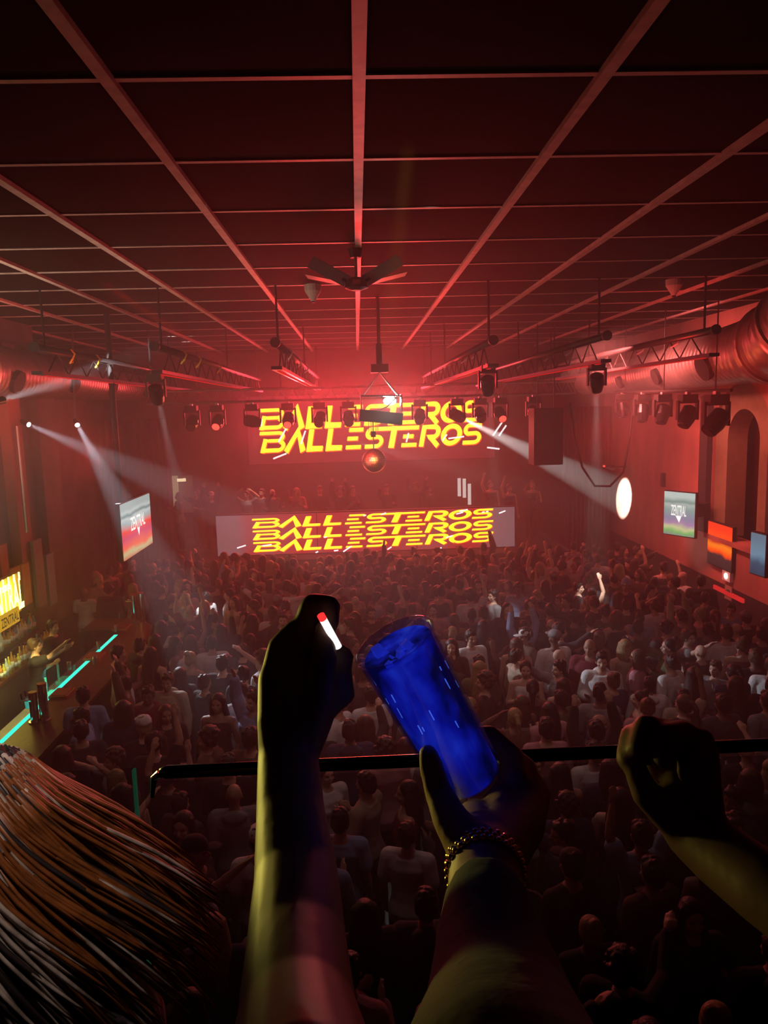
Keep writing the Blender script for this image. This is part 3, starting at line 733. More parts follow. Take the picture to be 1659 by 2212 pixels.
# beer taps
def tap(base, h, r, label, spouts):
    t = thing('beer_tap', label, 'beer tap', base)
    MB().tube([(0, 0, 0), (0, 0, .02)], r * 1.5, 18).build('foot', m_chrome, t)
    MB().tube([(0, 0, .02), (0, 0, h)], r, 18).build('column', m_chrome, t, smooth=False)
    MB().tube([(0, 0, h), (0, 0, h + .02)], r * 1.05, 18).build('cap', mat('red cap', (.5, .05, .06), .4), t)
    if spouts:
        for s in (-.06, .06): MB().tube([(0, s, h * .8), (-.14, s, h * .82), (-.16, s, h * .7)], .014, 6).build('spout', m_chrome, t); MB().tube([(-.12, s, h * .84), (-.13, s, h * 1.05)], .012, 6).build('tap_handle', m_black, t)
p = at(292, 1342, Z=BZ); tap((p.x, p.y, BZ), .55, .055, 'chrome beer tap column at the far end of the bar, left one', True)
p = at(309, 1346, Z=BZ); tap((p.x, p.y, BZ), .62, .055, 'taller chrome beer tap column at the far end of the bar', False)
p = at(76, 1560, Z=BZ); tap((p.x, p.y, BZ), .42, .055, 'shorter chrome beer tap column at the near end of the bar', True)
p = at(97, 1556, Z=BZ); tap((p.x, p.y, BZ), .52, .06, 'tallest chrome beer tap column at the near end of the bar', False)
# glasses, bowls and trays on the counter
gl = MB().tube([(0, 0, 0), (0, 0, .005), (0, 0, .14)], [.028, .03, .037], 12).mesh('drinking_glass', mat('tinted glass', (.55, .5, .45), .08, spec=.9, trans=.6), True)
for (px, py, lb) in ((150, 1447, 'tall glass on the counter near the blue shirted guest'), (205, 1435, 'tall pinkish glass halfway along the bar counter'), (250, 1365, 'glass near the far corner of the bar counter'), (60, 1530, 'glowing teal glass beside the near beer taps'), (213, 1402, 'short glass by the teal light strip')):
    p = at(px, py, Z=BZ); o = link('drinking_glass', gl, loc=(p.x, p.y, BZ)); tag(o, lb, 'glass', 'glasses on the bar')
    MB().tube([(0, 0, .008), (0, 0, .1)], [.027, .033], 12).build('drink', mat('orange drink', (.5, .15, .05), .3) if px != 60 else emis('teal glow drink', (.05, .8, .65), 1.0), o)
for (px, py, lb) in ((265, 1357, 'orange snack tray at the far corner of the bar'), (205, 1420, 'orange snack tray beside the teal strip'), (135, 1500, 'orange snack tray near the near taps')):
    p = at(px, py, Z=BZ); o = MB().box((0, 0, .02), (.28, .36, .04)).build('snack_tray', mat('orange tray', (.42, .15, .03), .5), loc=(p.x, p.y, BZ)); tag(o, lb, 'tray', 'trays on the bar')
    MB().box((0, 0, .045), (.22, .3, .01)).build('tray_mat', mat('tray mat', (.25, .06, .03), .8), o)
m_tealp = mat('teal light painted plastic', (.10, .55, .48), .5)  # teal of the bar light put into the plastic's base colour
for (px, py, w_, lb) in ((268, 1352, .35, 'teal lit rack at the far end of the bar'), (112, 1500, .3, 'teal lit box below the near end of the counter'), (130, 1470, .4, 'teal lit drainer halfway behind the bar')):
    p = at(px, py, Z=.84); o = MB().box((0, 0, .02), (w_, .3, .04)).tube([(-w_ / 2, 0, .04), (-w_ / 2, 0, .3)], .02, 6).tube([(.05, 0, .04), (.08, 0, .28)], .02, 6).build('bar_rack', m_tealp, loc=(-5.05, p.y, .825)); tag(o, lb, 'rack', 'racks behind the bar')

# ------------------------------------------------------------------ people
HEADC = Vector((0, .005, 1.635))
def skin_mats(): pass
SK = [mat('skin %d' % i, c, .55, noise_amt=.12, nscale=20) for i, c in enumerate(((.62, .38, .28), (.52, .30, .21), (.40, .22, .15), (.68, .44, .33), (.20, .10, .07)))]
m_shoe = mat('dark shoe', (.03, .03, .03), .5); m_eye = mat('dark eye', (.03, .02, .02), .3); m_lip = mat('lip', (.38, .13, .11), .5)
HAIRC = {'black': (.012, .01, .01), 'dark brown': (.035, .02, .013), 'brown': (.09, .05, .025), 'blond': (.42, .29, .13), 'auburn': (.14, .045, .02)}
HM = {k: mat(k + ' hair', c, .45, noise_amt=.5, nscale=30, stretch=(3, 3, .5), bump=.4) for k, c in HAIRC.items()}
CLC = {'black': (.015, .015, .017), 'charcoal': (.05, .05, .055), 'white': (.78, .77, .76), 'grey': (.25, .25, .26), 'navy blue': (.03, .04, .10), 'light blue': (.30, .38, .62), 'burgundy': (.18, .02, .03), 'beige': (.45, .35, .26), 'olive green': (.10, .11, .05), 'pink': (.55, .25, .28), 'brown': (.14, .08, .05)}
CM_ = {k: mat(k + ' cloth', c, .85, noise_amt=.25, nscale=7, bump=.6) for k, c in CLC.items()}
PANTS = {'black': CM_['black'], 'denim': mat('denim cloth', (.06, .09, .17), .9, noise_amt=.3), 'grey': CM_['charcoal']}

def arm_pts(pose, s):
    sh = Vector((s * .18, 0, 1.415))
    def P(*a): return Vector((s * a[0], a[1], a[2]))
    up = {'R': s > 0, 'L': s < 0}
    down = (sh, P(.235, -.02, 1.13), P(.245, .06, .89), P(.24, .09, .80))
    chest = (sh, P(.24, .04, 1.15), P(.10, .25, 1.27), P(.05, .31, 1.33))
    drink = (sh, P(.25, .0, 1.15), P(.20, .24, 1.20), P(.18, .31, 1.26))
    high = (sh, P(.27, .03, 1.66), P(.22, .08, 1.90), P(.20, .10, 1.99))
    point_ = (sh, P(.24, .22, 1.50), P(.20, .43, 1.66), P(.19, .50, 1.72))
    head = (sh, P(.36, .02, 1.58), P(.18, .08, 1.76), P(.10, .09, 1.80))
    T = {'down': (down, down), 'drink': (down, drink), 'chest': (chest, chest), 'one_up': (down, high), 'both_up': (high, high), 'point': (drink, point_), 'phone': (chest, point_), 'clap': (head, head)}
    return T[pose][1 if s > 0 else 0]
def add_hand(mb, wrist, tip, s, curl=.4):
    d = (tip - wrist).normalized(); side = d.cross(Vector((0, 1, .3))).normalized()
    if side.length < .1: side = Vector((1, 0, 0))
    nrm = side.cross(d).normalized()
    for k in range(5): mb.ball(wrist + d * (.03 + .01 * k), (.0, .0, .0) if False else .024, 6)
    for k in range(4):
        o = (k - 1.5) * .02; base = wrist + d * .075 + side * o; L = (.062, .075, .07, .052)[k]
        mb.chain([wrist + d * .03 + side * o * .8, base, base + d * L * .55 + nrm * curl * .02, base + d * L + nrm * curl * .05], [.014, .011, .0095, .008], 6)
    tb = wrist + d * .03 + side * (-.03)
    mb.chain([wrist + d * .02, tb, tb + d * .035 - side * .02, tb + d * .06 - side * .018], [.014, .013, .011, .009], 6)
def ring(cx, cy, z, rx, ry, n=18, p=2.3):
    out = []
    for k in range(n):
        a = 2 * PI * k / n; c, s = math.cos(a), math.sin(a)
        out.append((cx + rx * math.copysign(abs(c) ** (2 / p), c), cy + ry * math.copysign(abs(s) ** (2 / p), s), z))
    return out
TORSO = [(.78, .0, .13, .10), (.86, -.005, .165, .115), (.95, -.01, .168, .12), (1.05, .0, .145, .10), (1.15, .005, .14, .10), (1.27, .01, .158, .112), (1.36, .005, .172, .108), (1.42, 0, .16, .09), (1.46, -.005, .11, .075), (1.50, -.008, .062, .06)]
def add_head(mb, c=HEADC, k=1.0, rot=None):
    def T(x, y, z):
        v = Vector((x, y, z)) * k
        if rot is not None: v = rot @ v
        return c + v
    mb.ball(T(0, -.01, .03), (.074 * k, .093 * k, .088 * k), 12, rot=rot); mb.ball(T(0, .012, -.035), (.060 * k, .074 * k, .075 * k), 12, rot=rot)
    mb.ball(T(0, .045, -.085), (.032 * k, .03 * k, .026 * k), 8, rot=rot)
    mb.chain([T(0, .082, .012), T(0, .103, -.022)], [.010 * k, .014 * k], 6)
    mb.ball(T(0, .088, -.052), (.024 * k, .010 * k, .007 * k), 6, rot=rot); mb.ball(T(0, .085, -.064), (.021 * k, .010 * k, .007 * k), 6, rot=rot)
    mb.ball(T(0, .074, .03), (.050 * k, .014 * k, .010 * k), 6, rot=rot)
    for s in (-1, 1): mb.ball(T(s * .076, -.005, -.01), (.010 * k, .02 * k, .032 * k), 6, rot=rot); mb.ball(T(s * .04, .06, -.025), (.022 * k, .018 * k, .02 * k), 6, rot=rot)
def body_mb(pose, fem=False):
    mb = MB()
    mb.rings([ring(0, cy, z, rx * (.93 if fem and z > 1.1 else 1), ry) for (z, cy, rx, ry) in TORSO])
    if fem:
        for s in (-1, 1): mb.ball((s * .07, .09, 1.27), (.06, .055, .06), 8)
    mb.chain([(0, -.015, 1.46), (0, -.005, 1.56)], [.056, .052], 12)
    add_head(mb)
    for s in (-1, 1):
        sh, el, wr, tip = arm_pts(pose, s)
        mb.chain([sh, sh.lerp(el, .5), el, el.lerp(wr, .35), wr], [.056, .048, .040, .041, .026], 10)
        mb.chain([(s * .09, 0, 1.42), sh], [.07, .056], 10)
        add_hand(mb, wr, tip, s)
        mb.chain([(s * .088, -.005, .88), (s * .10, .01, .68), (s * .105, .01, .49), (s * .105, -.02, .36), (s * .105, -.03, .09)], [.095, .080, .056, .056, .036], 12)
        mb.chain([(s * .11, -.06, .035), (s * .12, .05, .04), (s * .13, .14, .028)], [.034, .04, .03], 8)
    return mb
def body_matfn(c):
    if c.z < .10: return 1
    d = Vector(c) - HEADC
    if d.y > .055:
        if abs(abs(d.x) - .031) < .014 and abs(d.z - .006) < .007: return 2
        if abs(d.x) < .022 and abs(d.z + .058) < .009: return 3
    return 0
BODY = {}
def get_body(pose, fem):
    k = (pose, fem)
    if k not in BODY: BODY[k] = remesh(body_mb(pose, fem), 'body', .0115, [SK[0], m_shoe, m_eye, m_lip], 1, body_matfn)
    return BODY[k]
TOP = {}
def get_top(kind, pose, fem):
    key = (kind, pose, fem)
    if key in TOP: return TOP[key]
    mb = MB(); e = {'T-shirt': .022, 'hoodie': .036, 'long sleeved top': .018, 'tank top': .012, 'shirt': .026}[kind]
    hem = .86 if kind != 'tank top' else .95
    rs = []
    for (z, cy, rx, ry) in TORSO:
        if z < hem - .02: continue
        if z > (1.44 if kind == 'tank top' else 1.47): continue
        k = .93 if fem and z > 1.1 else 1
        fold = .006 * math.sin(z * 47)
        rs.append(ring(0, cy, z, rx * k + e + fold, ry + e + (.01 if z < 1.1 else 0) + fold))
    mb.rings(rs)
    if fem:
        for s in (-1, 1): mb.ball((s * .07, .095, 1.27), (.066, .06, .066), 8)
    if kind == 'hoodie': mb.ball((0, -.10, 1.46), (.12, .07, .07), 8)
    for s in (-1, 1):
        sh, el, wr, tip = arm_pts(pose, s)
        if kind == 'tank top': mb.chain([(s * .07, .05, 1.40), (s * .085, 0, 1.475), (s * .07, -.05, 1.40)], .02, 6); continue
        mb.chain([(s * .07, 0, 1.43), sh], [.06 + e * .5, .060 + e], 10)
        if kind == 'T-shirt': mb.chain([sh, sh.lerp(el, .62)], [.060 + e, .060 + e * .9], 10)
        else: mb.chain([sh, el, el.lerp(wr, .93)], [.060 + e, .046 + e, .036 + e * .7], 10)
    TOP[key] = remesh(mb, 'top', .0125, [CM_['black']], 2)
    return TOP[key]
mbp = MB(); mbp.rings([ring(0, cy, z, rx + .012, ry + .012) for (z, cy, rx, ry) in TORSO[:4]][::1])
for s in (-1, 1): mbp.chain([(s * .088, -.005, .88), (s * .10, .01, .68), (s * .105, .01, .49), (s * .105, -.03, .13)], [.108, .096, .075, .062], 12)
PANT = remesh(mbp, 'trousers', .014, [CM_['black']], 2)
HAIR = {}
def hair_mesh(kind):
    if kind in HAIR: return HAIR[kind]
    mb = MB(); c = HEADC; rr = random.Random(len(HAIR))
    mb.ball(c + Vector((0, -.024, .045)), (.086, .098, .088), 12)
    for s in (-1, 1): mb.ball(c + Vector((s * .066, -.03, .01)), (.022, .055, .06), 8)
    mb.ball(c + Vector((0, -.075, -.005)), (.066, .045, .075), 8)
    if kind == 'short':
        for _ in range(26):
            a, b = rr.uniform(-PI, PI), rr.uniform(.2, 1.3); mb.ball(c + Vector((0, -.022, .05)) + Vector((math.cos(a) * math.cos(b) * .084, math.sin(a) * math.cos(b) * .095, math.sin(b) * .086)), rr.uniform(.010, .020), 5)
        mb.ball(c + Vector((0, .045, .095)), (.06, .035, .028), 8)
    if kind == 'long':
        for k in range(15):
            a = PI * (1.0 + (k - 7) * .085) + PI / 2 + PI * 0; a = -PI / 2 + (k - 7) * .24
            x, y = math.cos(a) * .085, math.sin(a) * .09 - .01
            L = rr.uniform(.30, .42)
            mb.chain([c + Vector((x * .8, y * .8, .06)), c + Vector((x, y, -.05)), c + Vector((x * 1.2, y * 1.1 - .02, -.17)), c + Vector((x * 1.15 + rr.uniform(-.02, .02), y - .05, -L))], [.03, .032, .03, .012], 7)
    if kind == 'shoulder length':
        for k in range(17):
            a = -PI / 2 + (k - 8) * .23
            x, y = math.cos(a) * .088, math.sin(a) * .09 - .01
            mb.chain([c + Vector((x * .8, y * .8, .06)), c + Vector((x * 1.05, y * 1.05, -.05)), c + Vector((x * 1.1, y * 1.1, -.16 + rr.uniform(-.02, .02)))], [.03, .034, .022], 7)
    if kind == 'ponytail':
        mb.ball(c + Vector((0, -.125, .06)), .035, 8); mb.chain([c + Vector((0, -.13, .06)), c + Vector((0, -.19, .0)), c + Vector((0, -.18, -.14)), c + Vector((.01, -.16, -.26))], [.03, .034, .03, .012], 8)
    if kind == 'bun': mb.ball(c + Vector((0, -.09, .12)), .045, 8)
    if kind == 'curly':
        for _ in range(90):
            a, b = rr.uniform(-PI, PI), rr.uniform(-.35, 1.5)
            d = Vector((math.cos(a) * math.cos(b), math.sin(a) * math.cos(b), math.sin(b)))
            if d.y > .55 and d.z < .45: continue
            mb.ball(c + Vector((0, -.025, .045)) + Vector((d.x * .10, d.y * .11, d.z * .105)), rr.uniform(.018, .028), 5)
    HAIR[kind] = remesh(mb, 'hair', .009, [HM['black']], 1)
    return HAIR[kind]
def cap_mesh():
    c = HEADC
    rs = [ring(0, -.012, c.z + .045, .092, .112, 20, 2), ring(0, -.014, c.z + .09, .088, .106, 20, 2), ring(0, -.016, c.z + .125, .068, .08, 20, 2), ring(0, -.018, c.z + .142, .03, .035, 20, 2)]
    mb = MB().rings(rs); mb.ball(c + Vector((0, .13, .05)), (.07, .075, .01), 8); return mb.mesh('cap', CM_['black'], True)
CAP = cap_mesh()
mbb = MB().rings([ring(0, -.012, HEADC.z + z, rx, ry, 20, 2) for (z, rx, ry) in ((.02, .092, .108), (.05, .096, .112), (.051, .092, .108), (.09, .09, .105), (.14, .07, .08), (.165, .03, .035))])
BEANIE = mbb.mesh('beanie', CM_['black'], True)
m_phone = emis('phone screen', (.55, .7, .9), 1.5)
PH = MB().box((0, 0, 0), (.075, .01, .15)).mesh('phone', m_blackg); PHS = MB().box((0, -.006, 0), (.068, .003, .14)).mesh('phone_screen', m_phone)

def setmat(o, m_, slot=0):
    o.material_slots[slot].link = 'OBJECT'; o.material_slots[slot].material = m_
PEOPLE = []
def person(x, y, z, rz, spec, scale=1.0):
    """spec: dict hair, hairc, top, topc, pants, pose, fem, skin, hat"""
    me = get_body(spec['pose'], spec['fem'])
    o = bpy.data.objects.new('person', me); COL.objects.link(o); o.location = (x, y, z); o.rotation_euler = (0, 0, rz); o.scale = (scale,) * 3
    setmat(o, SK[spec['skin']])
    t = link('top', get_top(spec['top'], spec['pose'], spec['fem']), o); setmat(t, CM_[spec['topc']])
    p = link('trousers', PANT, o); setmat(p, PANTS[spec['pants']])
    if spec['hair'] != 'shaved':
        h = link('hair', hair_mesh(spec['hair']), o); setmat(h, HM[spec['hairc']])
    if spec.get('hat'):
        q = link(spec['hat'], CAP if spec['hat'] == 'cap' else BEANIE, o); setmat(q, CM_[spec['hatc']])
        if spec['hat'] == 'beanie' and spec.get('logo'): MB().ball(HEADC + Vector((0, .10, .055)), (.022, .008, .022), 6).build('badge', mat('yellow badge', (.8, .7, .05), .5), o)
    PEOPLE.append((o, spec, Vector((x, y, z))))
    return o
def rand_spec(**kw):
    fem = R.random() < .45
    s = dict(fem=fem, hair=R.choice(['long', 'long', 'shoulder length', 'ponytail', 'bun'] if fem else ['short', 'short', 'short', 'curly', 'short', 'short', 'curly', 'shaved', 'short', 'short']),
             hairc=R.choice(['black', 'black', 'dark brown', 'dark brown', 'brown', 'auburn', 'blond'] if fem else ['black', 'black', 'dark brown', 'dark brown', 'brown']),
             top=R.choice(['tank top', 'long sleeved top', 'T-shirt', 'tank top'] if fem else ['T-shirt', 'T-shirt', 'hoodie', 'shirt', 'long sleeved top']),
             topc=R.choice(['black'] * 7 + ['charcoal'] * 4 + ['white'] * 3 + ['grey'] * 2 + ['navy blue'] * 2 + ['burgundy', 'beige', 'olive green', 'pink', 'brown', 'light blue']),
             pants=R.choice(['black', 'black', 'denim', 'grey']), pose=R.choice(['down'] * 6 + ['drink'] * 6 + ['chest'] * 5 + ['one_up', 'both_up', 'point', 'phone']),
             skin=R.choice([0, 0, 1, 1, 2, 3, 4]))
    if not fem and R.random() < .07: s['hat'] = 'cap'; s['hatc'] = R.choice(['black', 'white', 'grey'])
    s.update(kw); return s
taken = []
def free(x, y, d): return all((x - a) ** 2 + (y - b) ** 2 > d * d for a, b in taken)
def put_px(px, py, rz, sc_=1.0, **kw):
    """head seen at pixel, person standing on the floor"""
    p = at(px, py, Z=1.66 * sc_)
    if p.x < -3.7 and p.y < 15.7: p.x = -3.7
    for _ in range(12):
        for (a, b) in taken:
            d_ = Vector((p.x - a, p.y - b, 0))
            if d_.length < .45: p += (d_.normalized() if d_.length > .01 else Vector((1, 0, 0))) * (.46 - d_.length)
        if p.x < -3.7 and p.y < 15.7: p.x = -3.7
    taken.append((p.x, p.y)); return person(p.x, p.y, 0, rz, rand_spec(**kw), sc_)
A = lambda d: math.radians(d)
SPECIALS = [
 (398, 1293, 120, dict(fem=True, hair='long', hairc='blond', top='T-shirt', topc='grey', pose='chest', skin=3)),
 (442, 1290, 60, dict(fem=False, hair='short', hairc='black', top='shirt', topc='white', pose='drink', skin=0)),
 (477, 1285, 100, dict(fem=False, hair='short', hairc='black', top='shirt', topc='white', pose='down', skin=3)),
 (333, 1280, 200, dict(fem=False, hair='short', hairc='black', top='shirt', topc='pink', pose='chest', skin=1)),
 (505, 1300, 150, dict(fem=True, hair='shoulder length', hairc='dark brown', top='tank top', topc='beige', pose='drink', skin=3)),
 (600, 1298, 10, dict(fem=False, hair='short', hairc='brown', top='hoodie', topc='grey', pose='down', skin=0, hat='cap', hatc='grey')),
 (1195, 1245, 20, dict(fem=False, hair='short', hairc='black', top='hoodie', topc='charcoal', pose='down', skin=1, hat='cap', hatc='grey')),
 (1250, 1268, 240, dict(fem=False, hair='short', hairc='black', top='T-shirt', topc='black', pose='drink', skin=0)),
 (1278, 1282, 10, dict(fem=False, hair='short', hairc='black', top='tank top', topc='white', pose='one_up', skin=0)),
 (1308, 1258, 190, dict(fem=False, hair='short', hairc='black', top='T-shirt', topc='black', pose='down', skin=1, hat='beanie', hatc='black')),
 (1347, 1262, 150, dict(fem=False, hair='short', hairc='black', top='hoodie', topc='navy blue', pose='down', skin=1, hat='beanie', hatc='light blue', logo=True)),
 (1380, 1240, 110, dict(fem=True, hair='shoulder length', hairc='dark brown', top='hoodie', topc='brown', pose='chest', skin=0)),
 (1120, 1272, 150, dict(fem=False, hair='curly', hairc='black', top='hoodie', topc='light blue', pose='down', skin=4)),
 (1096, 1315, 180, dict(fem=True, hair='long', hairc='black', top='hoodie', topc='black', pose='down', skin=3)),
 (1150, 1282, 0, dict(fem=True, hair='long', hairc='blond', top='T-shirt', topc='beige', pose='drink', skin=3)),
 (1065, 1285, 110, dict(fem=False, hair='short', hairc='black', top='T-shirt', topc='grey', pose='down', skin=0)),
 (1033, 1262, 170, dict(fem=False, hair='short', hairc='black', top='hoodie', topc='charcoal', pose='down', skin=3)),
 (975, 1395, 170, dict(fem=True, hair='long', hairc='black', top='long sleeved top', topc='black', pose='chest', skin=3)),
 (1010, 1378, 200, dict(fem=False, hair='short', hairc='black', top='shirt', topc='white', pose='down', skin=0)),
 (843, 1312, 10, dict(fem=False, hair='short', hairc='black', top='T-shirt', topc='black', pose='one_up', skin=3)),
 (1450, 1430, 30, dict(fem=False, hair='short', hairc='black', top='T-shirt', topc='white', pose='down', skin=0)),
 (1405, 1420, 60, dict(fem=True, hair='shoulder length', hairc='brown', top='T-shirt', topc='pink', pose='down', skin=0)),
 (1500, 1455, -30, dict(fem=True, hair='long', hairc='dark brown', top='T-shirt', topc='grey', pose='chest', skin=1)),
 (1350, 1395, 10, dict(fem=True, hair='shoulder length', hairc='blond', top='tank top', topc='beige', pose='down', skin=0)),
 (170, 1500, 5, dict(fem=False, hair='short', hairc='dark brown', top='T-shirt', topc='light blue', pose='chest', skin=0)),
 (262, 1452, -50, dict(fem=False, hair='short', hairc='black', top='T-shirt', topc='white', pose='drink', skin=1)),
 (520, 1490, 30, dict(fem=True, hair='short', hairc='black', top='shirt', topc='white', pose='down', skin=0)),
 (310, 1565, 30, dict(fem=True, hair='short', hairc='blond', top='long sleeved top', topc='black', pose='down', skin=0)),
 (175, 1575, 20, dict(fem=False, hair='short', hairc='dark brown', top='T-shirt', topc='charcoal', pose='down', skin=1)),
 (500, 1500, 170, dict(fem=True, hair='long', hairc='black', top='tank top', topc='black', pose='down', skin=2)),
 (800, 1500, 20, dict(fem=False, hair='short', hairc='black', top='T-shirt', topc='white', pose='down', skin=0)),
 (730, 1520, 60, dict(fem=False, hair='shaved', hairc='black', top='T-shirt', topc='white', pose='drink', skin=1)),
 (560, 1810, 10, dict(fem=False, hair='short', hairc='black', top='T-shirt', topc='white', pose='down', skin=1)),
 (735, 1770, -10, dict(fem=False, hair='short', hairc='black', top='T-shirt', topc='light blue', pose='down', skin=0)),
 (880, 1800, -20, dict(fem=False, hair='short', hairc='brown', top='T-shirt', topc='white', pose='down', skin=0)),
 (790, 1690, 60, dict(fem=True, hair='short', hairc='dark brown', top='T-shirt', topc='beige', pose='chest', skin=1)),
 (845, 1700, 90, dict(fem=True, hair='long', hairc='black', top='tank top', topc='burgundy', pose='down', skin=0)),
 (920, 1950, 0, dict(fem=False, hair='short', hairc='black', top='hoodie', topc='charcoal', pose='down', skin=1)),
 (860, 1960, 10, dict(fem=True, hair='long', hairc='black', top='hoodie', topc='black', pose='down', skin=1)),
 (1385, 1800, 10, dict(fem=False, hair='short', hairc='black', top='T-shirt', topc='light blue', pose='both_up', skin=2)),
 (1620, 1680, 10, dict(fem=True, hair='shoulder length', hairc='brown', top='shirt', topc='grey', pose='down', skin=0)),
 (1495, 1975, 180, dict(fem=True, hair='long', hairc='black', top='hoodie', topc='black', pose='down', skin=3)),
 (395, 1780, 170, dict(fem=True, hair='long', hairc='black', top='long sleeved top', topc='black', pose='down', skin=0)),
 (400, 1930, 30, dict(fem=True, hair='long', hairc='brown', top='T-shirt', topc='grey', pose='down', skin=0)),
 (330, 1910, 60, dict(fem=False, hair='shaved', hairc='black', top='T-shirt', topc='brown', pose='down', skin=0)),
]
for (px, py, rz, kw) in SPECIALS: put_px(px, py, A(rz), R.uniform(.97, 1.03), **kw)
# crowd: loose packing on the dance floor
XLO = lambda y: -3.8 if y < 15.5 else -6.2
XHI = lambda y: 6.7
crowd = []
y = 3.3
while y < 18.8:
    sp = .53 if y < 8 else (.55 if y < 13 else .57)
    x = XLO(y) + R.uniform(0, sp)
    while x < XHI(y):
        xx, yy = x + R.uniform(-.08, .08), y + R.uniform(-.08, .08)
        px, py = proj((xx, yy, 1.6))
        if -60 < px < W + 60 and free(xx, yy, .42): crowd.append((xx, yy)); taken.append((xx, yy))
        x += sp * R.uniform(.92, 1.10)
    y += sp * .95
crowd.sort(key=lambda c: c[1])
NIND = 316 - len(SPECIALS) - 28
crowd_spec = [(x, y, R.gauss(0, .35) if R.random() < .62 else R.uniform(-PI, PI), rand_spec(), R.uniform(.93, 1.06)) for (x, y) in crowd]
for (x, y, rz, sp_, k) in crowd_spec[:NIND]: person(x, y, 0, rz, sp_, k)
# the farthest heads, beyond the countable three hundred: one object
def lowres(me, ratio):
    o = bpy.data.objects.new('t', me); COL.objects.link(o); d = o.modifiers.new('d', 'DECIMATE'); d.ratio = ratio
    dg = bpy.context.evaluated_depsgraph_get(); dg.update()
    out = bpy.data.meshes.new_from_object(o.evaluated_get(dg)); bpy.data.objects.remove(o)
    return [v.co.copy() for v in out.vertices], [tuple(p.vertices) for p in out.polygons]
LR = {}
def low(me, ratio):
    if me.name not in LR: LR[me.name] = lowres(me, ratio)
    return LR[me.name]
cmats = list(SK) + list(HM.values()) + list(CM_.values()); ci = {m_.name: k for k, m_ in enumerate(cmats)}
far = MB()
for (x, y, rz, sp_, k) in crowd_spec[NIND:]:
    M_ = Matrix.Translation((x, y, 0)) @ Matrix.Rotation(rz, 4, 'Z') @ Matrix.Scale(k, 4)
    for me, mm, rt in ((get_body(sp_['pose'], sp_['fem']), SK[sp_['skin']], .09), (get_top(sp_['top'], sp_['pose'], sp_['fem']), CM_[sp_['topc']], .14), (hair_mesh(sp_['hair']) if sp_['hair'] != 'shaved' else None, HM[sp_['hairc']], .12), (PANT, CM_['black'], .08)):
        if me is None: continue
        vs, fs = low(me, rt); far.add([M_ @ v for v in vs], fs, ci[mm.name])
fo = far.build('crowd', cmats, smooth=True, fix=False); fo['kind'] = 'stuff'; tag(fo, 'packed crowd of small distant figures in front of the LED wall', 'crowd')
# stage people and DJ, and guests at the bar end, bartender
for (px, py, rz) in ((425, 1060, 150), (455, 1048, 200), (532, 1056, 170), (565, 1052, 160), (588, 1050, 210), (640, 1048, 180), (690, 1042, 190), (735, 1046, 160), (762, 1060, 200), (835, 1058, 180), (898, 1040, 150), (925, 1050, 230), (1060, 1042, 180), (1100, 1080, 200), (1150, 1068, 170), (385, 1062, 120)):
    p = at(px, py, Y=R.uniform(21.0, 22.3)); p2 = at(px, py, Z=1.3 + 1.66); 
    yy = min(max(p.y, 20.9), 22.6)
    sp_ = rand_spec(pose=R.choice(['both_up', 'one_up', 'clap', 'chest', 'point', 'down']))
    person(p.x, yy, 1.3, A(rz), sp_, 1.0)
for (px, py, rz) in ((148, 1290, 150), (200, 1300, 190), (245, 1275, 170), (275, 1280, 200), (225, 1255, 180), (350, 1250, 160)):
    p = at(px, py, Z=1.62); p.y = max(p.y, by1 + 1.75)
    if free(p.x, p.y, .45): taken.append((p.x, p.y)); person(p.x, p.y, 0, A(rz), rand_spec(pose=R.choice(['chest', 'drink', 'one_up'])), 1.0)
bp_ = at(92, 1400, Z=1.6); person(max(min(bp_.x, -5.35), -5.75), bp_.y, 0, A(-70), dict(fem=False, hair='short', hairc='brown', top='T-shirt', topc='black', pants='black', pose='phone', skin=0), 1.0)
bp_ = at(180, 1360, Z=1.6); person(-5.5, 12.9, 0, A(-100), dict(fem=False, hair='short', hairc='black', top='T-shirt', topc='black', pants='black', pose='chest', skin=1), 1.0)

# labels for everybody: look, pose and whereabouts; made distinct by neighbours
def zone(p):
    x, y, z = p
    if z > 1: return 'on the stage behind the LED wall'
    if x < -4.9 and y < by1: return 'behind the bar'
    if y > by1 + 1.2 and x < -4: return 'past the far end of the bar'
    if x < -2.9 and y < 14.5: return 'beside the bar counter'
    if y > 17: return 'right below the LED wall'
    if x > 5.2: return 'near the red wall'
    if y < 5.2: return 'down at the foot of the balcony'
    if y < 8: return 'below the glass railing'
    if y > 13: return 'towards the stage'
    return 'on the middle floor'
POSEW = {'down': 'arms down', 'drink': 'one forearm out', 'chest': 'hands at chest', 'one_up': 'one arm raised', 'both_up': 'both arms raised', 'point': 'arm stretched forward', 'phone': 'arm reaching out', 'clap': 'hands over head'}
def look(s, short=False):
    h = 'shaved head' if s['hair'] == 'shaved' else '%s %s hair' % (s['hair'], s['hairc'])
    if s.get('hat'): h = '%s %s' % (s['hatc'], s['hat'])
    if short: return '%s %s' % (s['topc'], s['top'])
    return '%s, %s %s' % (h, s['topc'], s['top'])
labels = {}
def facing(o):
    a = math.degrees(o.rotation_euler.z) % 360
    return 'facing the stage' if a < 50 or a > 310 else ('facing the balcony' if 130 < a < 230 else 'turned sideways')
cand = []
for (o, s, p) in PEOPLE:
    base = 'person with ' + look(s)
    cand.append([base + ', ' + zone(p), base + ', ' + POSEW[s['pose']] + ', ' + zone(p)])
from collections import Counter
c0 = Counter(c[0] for c in cand); c1 = Counter(c[1] for c in cand)
used = set()
